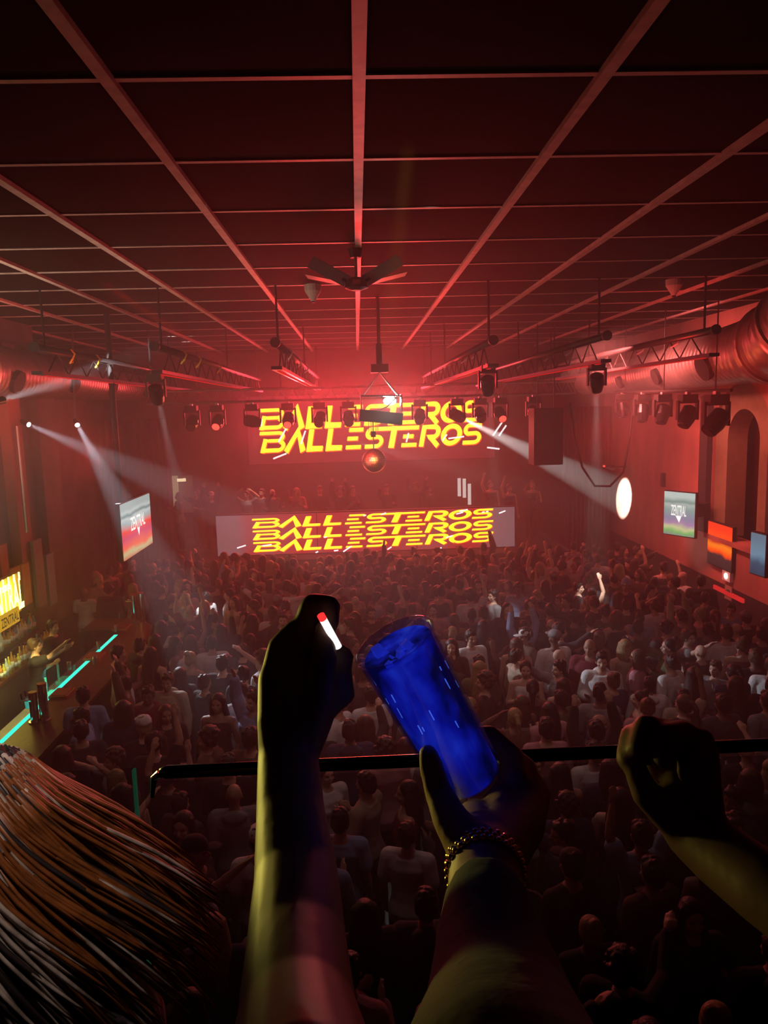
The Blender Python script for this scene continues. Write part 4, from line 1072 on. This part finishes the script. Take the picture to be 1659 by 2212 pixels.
for i, (o, s, p) in enumerate(PEOPLE):
    if c0[cand[i][0]] == 1: lb = cand[i][0]
    elif c1[cand[i][1]] == 1: lb = cand[i][1]
    else:
        near = sorted(((q - p).length, j) for j, (_, _, q) in enumerate(PEOPLE) if j != i)[:14]
        lb = None
        for (_, j) in near:
            rel = PEOPLE[j][2] - p
            w = 'behind' if rel.y > .25 and abs(rel.x) < .5 else ('in front of' if rel.y < -.25 and abs(rel.x) < .5 else 'beside')
            t_ = 'person with %s, %s a %s' % (look(s), w, look(PEOPLE[j][1], True)) + (', ' + POSEW[s['pose']])
            if t_ not in used and len(t_.split()) <= 16: lb = t_; break
        lb = lb or cand[i][1]
    used.add(lb)
    ws = lb.split()
    tag(o, ' '.join(ws[:16]), 'person', 'people on the stage' if p.z > 1 else ('bar staff' if zone(p) == 'behind the bar' else 'people on the dance floor'))

# ------------------------------------------------------------------ balcony railing
struct(MB().box((0, -.75, 3.35), (8, 4.4, .3)).build('floor_balcony', m_black))
RY = 1.35
ra, rb_ = at(352, 1668, Y=RY), at(1659, 1611, Y=RY)
ze = ra.z; rl = thing('glass_railing', 'black handrail on glass panels along the balcony edge', 'railing', (0, RY, 3.5))
hz = ra.z - 3.5; hz2 = at(1000, 1637, Y=RY).z - 3.5
xe = at(345, 1668, Y=RY).x
MB().tube([(xe, 0, hz - .0), (xe + .012, 0, hz), (2.6, 0, hz + (hz2 - hz) * 3)], [.008, .0125, .0125], 16).build('handrail', m_blackg, rl, smooth=True)
MB().tube([(xe - .0, 0, hz - .004), (xe - .012, 0, hz - .012), (xe - .018, 0, hz - .05)], [.009, .007, .004], 10).build('end_bracket', m_chrome, rl)
m_glass = bpy.data.materials.new('clear railing glass'); m_glass.use_nodes = True; nt = m_glass.node_tree; nt.nodes.remove(nt.nodes['Principled BSDF'])
tr_ = nt.nodes.new('ShaderNodeBsdfTransparent'); tr_.inputs[0].default_value = (.86, .88, .87, 1); gs = nt.nodes.new('ShaderNodeBsdfGlossy'); gs.inputs['Roughness'].default_value = .02
fr2 = edge_fac(nt, .35); ms = nt.nodes.new('ShaderNodeMixShader')
nt.links.new(fr2.outputs[0], ms.inputs[0]); nt.links.new(tr_.outputs[0], ms.inputs[1]); nt.links.new(gs.outputs[0], ms.inputs[2]); nt.links.new(ms.outputs[0], nt.nodes['Material Output'].inputs[0])
for (a, b) in ((xe - .03, 1.2), (1.21, 2.6)):
    MB().box(((a + b) / 2, 0, (hz - .02) / 2), (b - a, .010, hz - .02)).build('glass_panel', m_glass, rl)
g0 = at(287, 1662, Y=RY)
gp = thing('glass_balustrade', 'separate glass railing panel with green glowing edge left of the handrail', 'railing', (g0.x, RY, 3.5))
MB().box((-.7, 0, (g0.z - 3.5) / 2), (1.4, .010, g0.z - 3.5)).build('pane', m_glass, gp)
MB().box((0.002, 0, (g0.z - 3.5) / 2), (.005, .012, g0.z - 3.5)).build('green_edge', mat('green glass edge', (.08, .45, .25), .2, emit=(.05, .5, .25), es=.05), gp)

# ------------------------------------------------------------------ foreground people
def near_body(x, y, rz, parts, leftarm=None, rightarm=None, scale=1.0, z=3.5, head=True):
    """whole figure standing on the balcony; parts = extra builder(mb) in world space"""
    mb = MB(); M = Matrix.Translation((x, y, z)) @ Matrix.Rotation(rz, 4, 'Z')
    b = MB(); b.rings([ring(0, cy, zz, rx, ry) for (zz, cy, rx, ry) in TORSO])
    b.chain([(0, -.015, 1.46), (0, -.005, 1.56)], [.056, .052], 12)
    if head: add_head(b)
    for s in (-1, 1):
        b.chain([(s * .088, -.005, .88), (s * .10, .01, .68), (s * .105, .01, .49), (s * .105, -.02, .36), (s * .105, -.03, .09)], [.095, .080, .056, .056, .036], 12)
        b.chain([(s * .11, -.06, .035), (s * .12, .05, .04), (s * .13, .14, .028)], [.034, .04, .03], 8)
        b.chain([(s * .09, 0, 1.42), (s * .18, 0, 1.415)], [.07, .056], 10)
        if (s < 0 and leftarm is None) or (s > 0 and rightarm is None):
            sh, el, wr, tip = arm_pts('down', s); b.chain([sh, sh.lerp(el, .5), el, el.lerp(wr, .35), wr], [.056, .048, .040, .041, .026], 10); add_hand(b, wr, tip, s)
    mb.add([M @ Vector(v) for v in b.v], b.f)
    sh = {-1: M @ Vector((-.18, 0, 1.415)), 1: M @ Vector((.18, 0, 1.415))}
    for s, arm in ((-1, leftarm), (1, rightarm)):
        if arm: arm(mb, sh[s])
    return mb, M
def clothes(M, kind, col, arm=None, s=1, sh=None, pants='black', root=None, short=False):
    mb = MB(); b = MB(); e = .022
    b.rings([ring(0, cy, z, rx + e, ry + e) for (z, cy, rx, ry) in TORSO if .85 < z < 1.47])
    for q in (-1, 1):
        shp, el, wr, tip = arm_pts('down', q)
        b.chain([(q * .07, 0, 1.43), shp], [.07, .08], 10)
        if q != s: b.chain([shp, el, wr] if not short else [shp, shp.lerp(el, .6)], [.082, .065, .05] if not short else [.082, .078], 10)
    mb.add([M @ Vector(v) for v in b.v], b.f)
    if arm: mb.chain(*arm)
    return remesh(mb, 'top', .012, [col], 2)
def FP(px, py, Y): return at(px, py, Y=Y)
def rpx(r, Y): return r * Y / F * 1.08
def chain_px(mb, L, n=12):
    mb.chain([FP(a, b, Y) for (a, b, Y, r) in L], [rpx(r, Y) for (a, b, Y, r) in L], n)

# person one: bare forearm raised, pinching a slim white stick brightened by emission
def armA(mb, sh):
    el = FP(655, 2420, .34)
    mb.chain([sh, sh.lerp(el, .5), el], [.056, .05, .046], 12)
    chain_px(mb, [(655, 2420, .34, 205), (643, 2210, .44, 137), (640, 2050, .52, 112), (640, 1900, .60, 92), (628, 1760, .67, 74), (622, 1640, .73, 64)], 16)
    # palm
    chain_px(mb, [(622, 1640, .73, 62), (608, 1560, .75, 52), (600, 1470, .78, 42)], 12)
    chain_px(mb, [(626, 1640, .73, 60), (640, 1540, .75, 60), (650, 1460, .78, 50)], 12)
    chain_px(mb, [(632, 1630, .73, 56), (672, 1560, .75, 45), (700, 1480, .77, 40)], 12)
    # fingers curl over towards the pinch
    chain_px(mb, [(598, 1470, .78, 38), (608, 1400, .80, 30), (640, 1362, .80, 26), (668, 1390, .775, 23)], 10)
    chain_px(mb, [(640, 1450, .78, 40), (655, 1375, .80, 31), (678, 1312, .80, 30), (708, 1312, .785, 27), (712, 1345, .77, 21)], 10)
    chain_px(mb, [(672, 1470, .77, 38), (705, 1405, .79, 30), (738, 1420, .785, 26), (735, 1470, .77, 22)], 10)
    chain_px(mb, [(695, 1500, .76, 36), (735, 1460, .77, 27), (745, 1500, .765, 22), (715, 1530, .755, 19)], 10)
    # thumb from the side of the palm up to the pinch
    chain_px(mb, [(655, 1600, .735, 44), (690, 1500, .74, 34), (700, 1420, .75, 28), (702, 1360, .76, 22)], 10)
mbA, MA = near_body(-.02, -.42, 0, None, leftarm=armA)
pa_ = link('person', remesh(mbA, 'body', .0042, [SK[4]], 2)); tag(pa_, 'person in the foreground, bare raised forearm pinching a small bright stick', 'person')
sA = MA @ Vector((-.18, 0, 1.415)); eA = FP(655, 2420, .34)
link('top', clothes(MA, 'T', CM_['black'], ([sA, sA.lerp(eA, .55)], [.085, .078], 10), s=-1, short=True), pa_)
pt = link('trousers', PANT, pa_); pt.matrix_basis = MA; setmat(pt, CM_['black'])
hh = link('hair', hair_mesh('short'), pa_); hh.matrix_basis = MA
c_a, c_b = FP(698, 1338, .745), FP(731, 1398, .755)
cg = MB().tube([Vector((0, 0, 0)), c_b - c_a], .0040, 12).build('bright_stick', emis('white bright stick', (1, .95, .92), 1.2), loc=c_a); tag(cg, 'short glowing white bright stick with a red tip held between fingertips', 'bright stick')  # slim white stick made to glow by its own emission
MB().tube([(c_a - c_b) * .16, Vector((0, 0, 0))], .0041, 12).build('red_tip', emis('red tip', (1, .03, .03), 1.3), cg)

# cup
cT, cB = FP(852, 1388, .69), FP(1018, 1682, .72)
ax = (cT - cB); Lc = ax.length
cup = thing('plastic_cup', 'tall cup glowing deep blue, tilted, gripped by a hand above the railing', 'cup', cB)
cup.rotation_mode = 'QUATERNION'; cup.rotation_quaternion = ax.to_track_quat('Z', 'Y')
m_cup = bpy.data.materials.new('clear cup plastic'); m_cup.use_nodes = True; nt = m_cup.node_tree; nt.nodes.remove(nt.nodes['Principled BSDF'])
t1 = nt.nodes.new('ShaderNodeBsdfTransparent'); t1.inputs[0].default_value = (.75, .78, 1, 1); g1 = nt.nodes.new('ShaderNodeBsdfGlossy'); g1.inputs['Roughness'].default_value = .12
f1 = edge_fac(nt, .45); x1_ = nt.nodes.new('ShaderNodeMixShader')
nt.links.new(f1.outputs[0], x1_.inputs[0]); nt.links.new(t1.outputs[0], x1_.inputs[1]); nt.links.new(g1.outputs[0], x1_.inputs[2]); nt.links.new(x1_.outputs[0], nt.nodes['Material Output'].inputs[0])
R0, R1 = .035, .0405
NC = 40
def cring(r, z): return [(r * math.cos(2 * PI * k / NC), r * math.sin(2 * PI * k / NC), z) for k in range(NC)]
MB().rings([cring(R0 - .004, 0), cring(R0, .004), cring(R1, Lc), cring(R1 + .0015, Lc + .001), cring(R1 - .0015, Lc + .002), cring(R1 - .002, Lc - .002), cring(R0 - .002, .006)]).build('cup_wall', m_cup, cup, smooth=True)
# blue glowing drink
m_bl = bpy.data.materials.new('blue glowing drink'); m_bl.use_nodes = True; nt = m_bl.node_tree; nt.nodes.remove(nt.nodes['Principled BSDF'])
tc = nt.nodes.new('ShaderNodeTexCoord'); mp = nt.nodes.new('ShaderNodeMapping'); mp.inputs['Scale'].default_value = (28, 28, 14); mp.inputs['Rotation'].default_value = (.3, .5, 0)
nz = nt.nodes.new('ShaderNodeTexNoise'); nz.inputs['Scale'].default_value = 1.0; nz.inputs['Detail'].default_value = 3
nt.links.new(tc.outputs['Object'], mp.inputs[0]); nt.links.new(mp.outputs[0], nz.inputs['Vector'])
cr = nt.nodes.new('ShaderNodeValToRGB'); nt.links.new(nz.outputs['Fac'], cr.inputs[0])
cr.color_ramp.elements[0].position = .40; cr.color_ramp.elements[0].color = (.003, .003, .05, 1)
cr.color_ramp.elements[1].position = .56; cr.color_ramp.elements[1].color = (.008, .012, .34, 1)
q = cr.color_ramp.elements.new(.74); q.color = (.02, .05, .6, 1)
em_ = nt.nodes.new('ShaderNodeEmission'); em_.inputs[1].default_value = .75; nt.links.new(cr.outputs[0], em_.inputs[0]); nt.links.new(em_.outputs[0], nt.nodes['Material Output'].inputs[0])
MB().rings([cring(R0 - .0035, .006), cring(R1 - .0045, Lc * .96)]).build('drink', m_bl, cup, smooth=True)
ice = MB()
for _ in range(26):
    a, rr, z = R.uniform(0, 2 * PI), R.uniform(.005, .028), R.uniform(Lc * .85, Lc * .985); s_ = R.uniform(.006, .012)
    ice.box((rr * math.cos(a), rr * math.sin(a), z), (s_,) * 3, rot=Matrix.Rotation(R.uniform(0, 3), 3, 'X') @ Matrix.Rotation(R.uniform(0, 3), 3, 'Z'))
ice.build('ice', mat('blue emissive ice', (.3, .4, .9), .1, emit=(.01, .02, .4), es=.6), cup)['kind'] = 'stuff'  # blue light of the drink put on the ice as emission
st_ = MB()
for _ in range(22):
    a = R.uniform(0, 2 * PI); z = R.uniform(Lc * .45, Lc * .85); r = R1 - .0042 - (R1 - R0) * (1 - z / Lc)
    c_ = Vector((math.cos(a) * r, math.sin(a) * r, z)); st_.tube([c_, c_ + Vector((.001, 0, R.uniform(.004, .014)))], .0006, 5)
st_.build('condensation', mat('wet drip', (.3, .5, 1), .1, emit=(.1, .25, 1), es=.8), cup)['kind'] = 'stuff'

# person two: black sleeve, gold bracelet, hand around the cup
def armB(mb, sh):
    el = FP(1100, 2480, .30)
    mb.chain([sh, sh.lerp(el, .5), el], [.056, .05, .046], 12)
    chain_px(mb, [(1100, 2480, .30, 210), (1075, 2212, .42, 140), (1062, 2050, .50, 108), (1050, 1930, .58, 84), (1048, 1865, .62, 80)], 16)
    chain_px(mb, [(1048, 1865, .62, 78), (1030, 1815, .66, 60), (1030, 1775, .72, 48)], 12)
    chain_px(mb, [(1060, 1860, .62, 72), (1085, 1795, .70, 64), (1105, 1725, .775, 54)], 12)
    chain_px(mb, [(1075, 1855, .62, 60), (1125, 1785, .70, 52), (1145, 1715, .78, 44)], 12)
    # fingers go round the far side of the cup and show on its right
    for k, (x0_, y0_, x1_, y1_) in enumerate(((1105, 1690, 1010, 1612), (1130, 1712, 1032, 1640), (1140, 1745, 1045, 1680), (1130, 1780, 1040, 1715))):
        chain_px(mb, [(x0_ + 8, y0_, .76, 33), (x0_ + 5, y0_ - 50, .80, 27), ((x0_ + x1_) / 2, y1_ - 20, .83, 25), (x1_ - 40, y1_ - 15, .82, 21), (x1_ - 85, y1_ + 15, .79, 18)], 10)
    # thumb along the left of the cup
    chain_px(mb, [(1015, 1830, .63, 55), (972, 1768, .65, 40), (945, 1705, .67, 30), (930, 1650, .675, 26), (925, 1628, .675, 21)], 10)
mbB, MBm = near_body(.30, -.42, 0, None, rightarm=armB)
pb_ = link('person', remesh(mbB, 'body', .0042, [SK[2]], 2)); tag(pb_, 'person in the foreground with black sleeve and gold bracelet holding the blue cup', 'person')
sB = MBm @ Vector((.18, 0, 1.415))
slv = [sB, sB.lerp(FP(1100, 2480, .30), .5), FP(1100, 2480, .30), FP(1085, 2212, .42), FP(1062, 2050, .50), FP(1052, 1950, .56)]
link('top', clothes(MBm, 'L', CM_['black'], (slv, [.082, .072, .066, .052, .044, .037], 12), s=1), pb_)
pt = link('trousers', PANT, pb_); pt.matrix_basis = MBm; setmat(pt, CM_['black'])
hh = link('hair', hair_mesh('long'), pb_); hh.matrix_basis = MBm
# bracelet
bc = FP(1048, 1880, .61); bd_ = (FP(1048, 1865, .62) - FP(1062, 2050, .50)).normalized(); u_ = bd_.orthogonal().normalized(); v_ = bd_.cross(u_)
brm = MB()
for row in range(3):
    for k in range(30):
        a = 2 * PI * (k + .5 * row) / 30; rr = .0335
        c_ = bc + bd_ * ((row - 1) * .0065) + (u_ * math.cos(a) + v_ * math.sin(a)) * rr
        brm.ball(c_, .0034, 5)
brm.build('bracelet', m_gold, pb_, smooth=True)

# person three: dark fist from the right
def armC(mb, sh):
    el = FP(1990, 2160, .60)
    mb.chain([sh, sh.lerp(el, .5), el], [.056, .05, .046], 12)
    chain_px(mb, [(1990, 2160, .60, 105), (1800, 2020, .66, 98), (1660, 1925, .72, 82), (1560, 1850, .78, 72), (1500, 1795, .82, 66)], 16)
    chain_px(mb, [(1500, 1795, .82, 66), (1450, 1740, .84, 52), (1420, 1680, .86, 42)], 12)
    chain_px(mb, [(1500, 1790, .82, 66), (1475, 1700, .84, 58), (1465, 1620, .86, 44)], 12)
    chain_px(mb, [(1505, 1780, .82, 62), (1505, 1700, .84, 52), (1510, 1630, .86, 42)], 12)
    chain_px(mb, [(1425, 1660, .86, 36), (1405, 1600, .86, 30), (1365, 1590, .85, 26), (1352, 1640, .83, 23)], 10)
    chain_px(mb, [(1445, 1630, .86, 38), (1432, 1582, .86, 31), (1395, 1570, .84, 27), (1378, 1615, .82, 23)], 10)
    chain_px(mb, [(1480, 1620, .86, 38), (1475, 1586, .85, 31), (1440, 1590, .82, 27), (1430, 1640, .80, 22)], 10)
    chain_px(mb, [(1515, 1630, .86, 36), (1515, 1600, .84, 29), (1495, 1625, .81, 24), (1480, 1670, .80, 20)], 10)
    chain_px(mb, [(1450, 1760, .82, 44), (1395, 1715, .81, 32), (1372, 1660, .82, 25), (1368, 1630, .83, 20)], 10)
mbC, MC = near_body(1.28, -.10, A(25), None, leftarm=armC)
pc_ = link('person', remesh(mbC, 'body', .0055, [SK[4]], 2)); tag(pc_, 'person at the right edge reaching a dark bare arm and closed hand over the railing', 'person')
sC = MC @ Vector((-.18, 0, 1.415)); eC = FP(1990, 2160, .60)
link('top', clothes(MC, 'T', CM_['black'], ([sC, sC.lerp(eC, .55)], [.085, .078], 10), s=-1, short=True), pc_)
pt = link('trousers', PANT, pc_); pt.matrix_basis = MC; setmat(pt, CM_['black'])
hh = link('hair', hair_mesh('short'), pc_); hh.matrix_basis = MC

# person four: long streaked hair at the lower left
hd = FP(-50, 1860, .78); z4 = hd.z - 1.635
MD = Matrix.Translation((hd.x, hd.y, 3.5)) @ Matrix.Scale((hd.z - 3.5) / 1.635, 4) @ Matrix.Rotation(A(-18), 4, 'Z')
mbD0 = body_mb('down', True)
mbD = MB(); mbD.add([MD @ Vector(v) for v in mbD0.v], mbD0.f)
pd_ = link('person', remesh(mbD, 'body', .009, [SK[0]], 2)); tag(pd_, 'person at the lower left with long streaked blond and auburn hair, seen from behind', 'person')
tpD = MB(); tD = MB(); tD.rings([ring(0, cy, z, rx + .03, ry + .03) for (z, cy, rx, ry) in TORSO if .8 < z < 1.47])
for s in (-1, 1):
    sh, el, wr, tip = arm_pts('down', s); tD.chain([(s * .07, 0, 1.43), sh, el, wr], [.08, .088, .07, .055], 10)
tpD.add([MD @ Vector(v) for v in tD.v], tD.f)
link('coat', remesh(tpD, 'coat', .012, [mat('dark patterned fur coat', (.02, .018, .018), .95, noise_amt=1, nscale=14, col2=(.34, .29, .28), bump=1)], 2), pd_)
pt = link('trousers', PANT, pd_); pt.matrix_basis = MD; setmat(pt, CM_['black'])
m_h1 = mat('streaked blond hair', (.60, .48, .40), .5, noise_amt=.8, nscale=30, col2=(.16, .11, .08)); m_h2 = mat('auburn hair strand', (.26, .075, .015), .5, noise_amt=.4, nscale=60); m_h3 = mat('dark hair strand', (.03, .02, .018), .5)
hs = MB(); r9 = random.Random(4)
HC = MD @ HEADC; 
for k in range(1500):
    a = r9.uniform(-PI, PI); b = r9.uniform(.05, 1.5)
    d = Vector((math.cos(a) * math.cos(b), math.sin(a) * math.cos(b), math.sin(b)))
    if d.y > .75: continue
    rt_ = HC + Vector((d.x * .088, d.y * .105 - .01, d.z * .10 + .03))
    side = 1 if d.x > -.15 else -.3
    sway = Vector((.035 + .035 * max(0, d.x + .2), .02, 0)) * (1.0 if side > 0 else .5)
    L = r9.uniform(.14, .25)
    out = Vector((d.x, d.y, 0)) * .05
    p1 = rt_ + out * .6 + Vector((0, 0, -.05)) + sway * .2; p2 = rt_ + out * .9 + sway * .7 + Vector((0, 0, -L * .45)); p3 = rt_ + out * .9 + sway * 1.2 + Vector((0, 0, -L * .75)); p4 = rt_ + out * .8 + sway * 1.7 + Vector((0, 0, -L))
    w = noise.noise(rt_ * 25)
    mi = 1 if (d.x > .5 and r9.random() < .8) else (2 if w < -.22 or r9.random() < .12 else 0)
    cp_ = [rt_, p1, p2, p3, p4]; bz = []
    for q in range(8):
        t_ = q / 7; qs = list(cp_)
        while len(qs) > 1: qs = [qs[i].lerp(qs[i + 1], t_) for i in range(len(qs) - 1)]
        bz.append(qs[0])
    hs.tube(bz, [.0022, .0026, .0028, .0028, .0026, .0022, .0016, .0006], 4, mi)
hs.ball(HC + Vector((0, -.01, .03)), (.085, .10, .095), 12, 2)
hs.build('hair', [m_h1, m_h2, m_h3], pd_, smooth=True)

# ------------------------------------------------------------------ stage lights that are seen, and added crowd spots
v1 = at(62, 917, Y=14.6); v2 = at(167, 918, Y=15.8)
def wall_spot(p, target, label, arm_to):
    t = thing('wall_spotlight', label, 'lamp', p); d = (Vector(target) - Vector(p)).normalized()
    MB().tube([-d * .22, Vector((0, 0, 0))], [.04, .055], 14).build('lamp_head', m_blackg, t)
    MB().tube([Vector((0, 0, 0)), d * .006], .046, 14).build('lens', m_lens, t)
    MB().tube([-d * .2, Vector(arm_to) - Vector(p)], .02, 8).build('arm', m_alu, t)
    return t
t1_ = at(340, 1035, Y=13.5); t2_ = at(262, 1090, Y=13.5)
wall_spot(v1, t1_, 'small spotlight at the left wall throwing a white beam, outer of two', (-6.69, v1.y - .1, v1.z + .02))
wall_spot(v2, t2_, 'small spotlight at the left wall throwing a steeper white beam, inner of two', (v2.x - .3, v2.y + 1, CEIL))
spot('beam_wall_outer', v1 + (t1_ - v1).normalized() * .03, t1_, 3500, 11, (.85, .88, 1), .4)
spot('beam_wall_inner', v2 + (t2_ - v2).normalized() * .03, t2_, 4000, 10, (.85, .88, 1), .4)
v3 = at(6, 864, Y=10.5); t3 = at(430, 734, Z=CEIL)
wall_spot(v3, t3, 'spotlight at the left edge washing up to the ceiling', (v3.x - .5, v3.y, CEIL))
spot('beam_ceiling', v3 + (t3 - v3).normalized() * .03, t3, 9000, 7, (.9, .95, 1), .3)
s985 = srcs[985]; dd_ = (P_ELL - s985).normalized()
spot('beam_right_wall', s985 + dd_ * .24, P_ELL, 40000, 10, (1, .98, .94), .15)
a2, b2 = at(770, 955, Y=21.5), at(1330, 1110, Y=18.0)
spot('beam_wide', a2, b2, 2000, 11, (1, .9, .85), 1.0)
pg1 = at(1285, 1285, Z=1.5); pg2 = at(448, 1310, Z=1.45); pg3 = at(1090, 1300, Z=1.55)  # fittings added under the trusses to carry spots that brighten chosen people
for (pg, px_, en, an, cc, lb) in ((pg1, 3.73, 2600, 9, (1, .97, .92), 'added black moving head light shining white, under the second truss from the right'),
                             (pg2, -3.05, 2600, 8, (.9, .95, 1), 'added black moving head light shining white, under the second truss from the left'),
                             (pg3, 2.03, 1000, 9, (1, .97, .92), 'added black moving head light aimed at the crowd, under the inner right truss')):
    tp = Vector((px_, YP0 + .55, CAMZ + .62)); sr = moving_head(tp, pg, 'w', lb, 'added moving head lights under the pipe trusses', s=.9)
    spot('added_crowd_spot', sr + (pg - sr).normalized() * .2, pg, en, an, cc, .5)
spot('beam_backstage', at(550, 930, Y=21), at(555, 1060, Y=21.5), 160, 26, (1, .8, .7), .6)

# ------------------------------------------------------------------ general light of the club, with added unseen lamps
RED = (1, .035, .04)
area('red_wash_screen', (0, YS - .3, 2.2), (0, 10, 1.0), 110, 7.5, 1.0, (1, .04, .05))
area('red_wash_upper', (0, YU - .3, 5.2), (0, 12, 2.4), 680, 7.5, 1.6, (1, .045, .08))
area('red_uplight', (0, 16.0, 5.6), (0, 6.0, CEIL), 100, 3, .5, RED, 80)
area('red_wall_wash', (4.6, 15.2, 6.3), (XR, 15.8, 4.5), 330, 1.5, 1.0, (1, .18, .16), 100)
area('red_duct_wash', (3.6, 11.5, 4.6), (7.0, 13.5, 6.2), 60, .8, .8, (1, .05, .04), 90)
area('red_duct_wash_left', (-3.9, 11.5, 4.6), (-6.8, 13.0, 6.2), 45, .8, .8, (1, .05, .04), 90)
area('added_fill', (1.0, 7.0, 6.9), (0.5, 11, 1.5), 30, 6, 4, (1, .60, .57), 105)  # unseen fill added above the crowd
area('warm_left_ceiling', (-5.4, 8.5, 4.2), (-4.6, 10.5, CEIL), 80, 2, 2, (1, .72, .5), 150)
point('neon_glow', (-5.8, 11.2, 2.6), 13, (1, .78, .3), .25)
area('teal_bar_glow', (XB0 - .25, 11.8, 1.05), (XB0 - .7, 11.8, .6), 14, .1, 4.5, (.05, 1, .75))
area('added_yellow_rim', (-1.7, 2.6, 4.55), (0.05, .6, 4.95), .6, .25, .25, (1, .85, .15), 26)  # unseen lamp added for the yellow rim on the raised arms
spot('added_hair_light', (-.78, .40, 6.4), (-.56, .72, 5.0), 60, 24, (1, .82, .74), .5, .08)  # unseen spot added to brighten the streaked hair only
spot('added_ball_spot', (0.3, 2.6, 6.9), mc, 6000, 2.2, (1, .35, .05), .3)  # unseen spot added for the orange highlight on the mirror ball
spot('added_ball_spot_red', (-3.0, 9.0, 6.9), mc, 14000, 3.2, (1, .03, .02), .3)  # second unseen spot added to redden the ball
area('bottle_fill', (-5.5, 11.6, 2.2), (-6.35, 12.0, 1.1), 16, .2, 2.0, (1, .85, .25), 90)  # unseen area light added to brighten the bottles

# haze filling the room
hz_ = MB().box((0, 12.4, 3.6), (15.9, 23.0, 7.15)).build('haze', None) if False else None
M = bpy.data.materials.new('stage haze'); M.use_nodes = True; nt = M.node_tree; nt.nodes.remove(nt.nodes['Principled BSDF'])
vs_ = nt.nodes.new('ShaderNodeVolumeScatter'); vs_.inputs['Density'].default_value = .029; vs_.inputs['Anisotropy'].default_value = .25; vs_.inputs[0].default_value = (1, .95, .95, 1)
nt.links.new(vs_.outputs[0], nt.nodes['Material Output'].inputs['Volume'])
hzo = MB().box((.65, 13.9, 3.57), (14.6, 19.8, 7.1)).build('haze', M); hzo['kind'] = 'stuff'; tag(hzo, 'thin red lit stage haze filling the hall', 'haze')

w = bpy.data.worlds.new('world'); sc.world = w; w.use_nodes = True
w.node_tree.nodes['Background'].inputs[0].default_value = (.02, .012, .012, 1); w.node_tree.nodes['Background'].inputs[1].default_value = .15
sc.view_settings.view_transform = 'Standard'; sc.view_settings.look = 'None'; sc.view_settings.exposure = 0; sc.view_settings.gamma = 1
sc.cycles.volume_bounces = 0; sc.cycles.max_bounces = 3; sc.cycles.diffuse_bounces = 1; sc.cycles.glossy_bounces = 2; sc.cycles.transparent_max_bounces = 6
sc.cycles.sample_clamp_indirect = 2.0; sc.cycles.adaptive_threshold = .03; sc.cycles.use_denoising = True
sc.cycles.caustics_reflective = False; sc.cycles.caustics_refractive = False
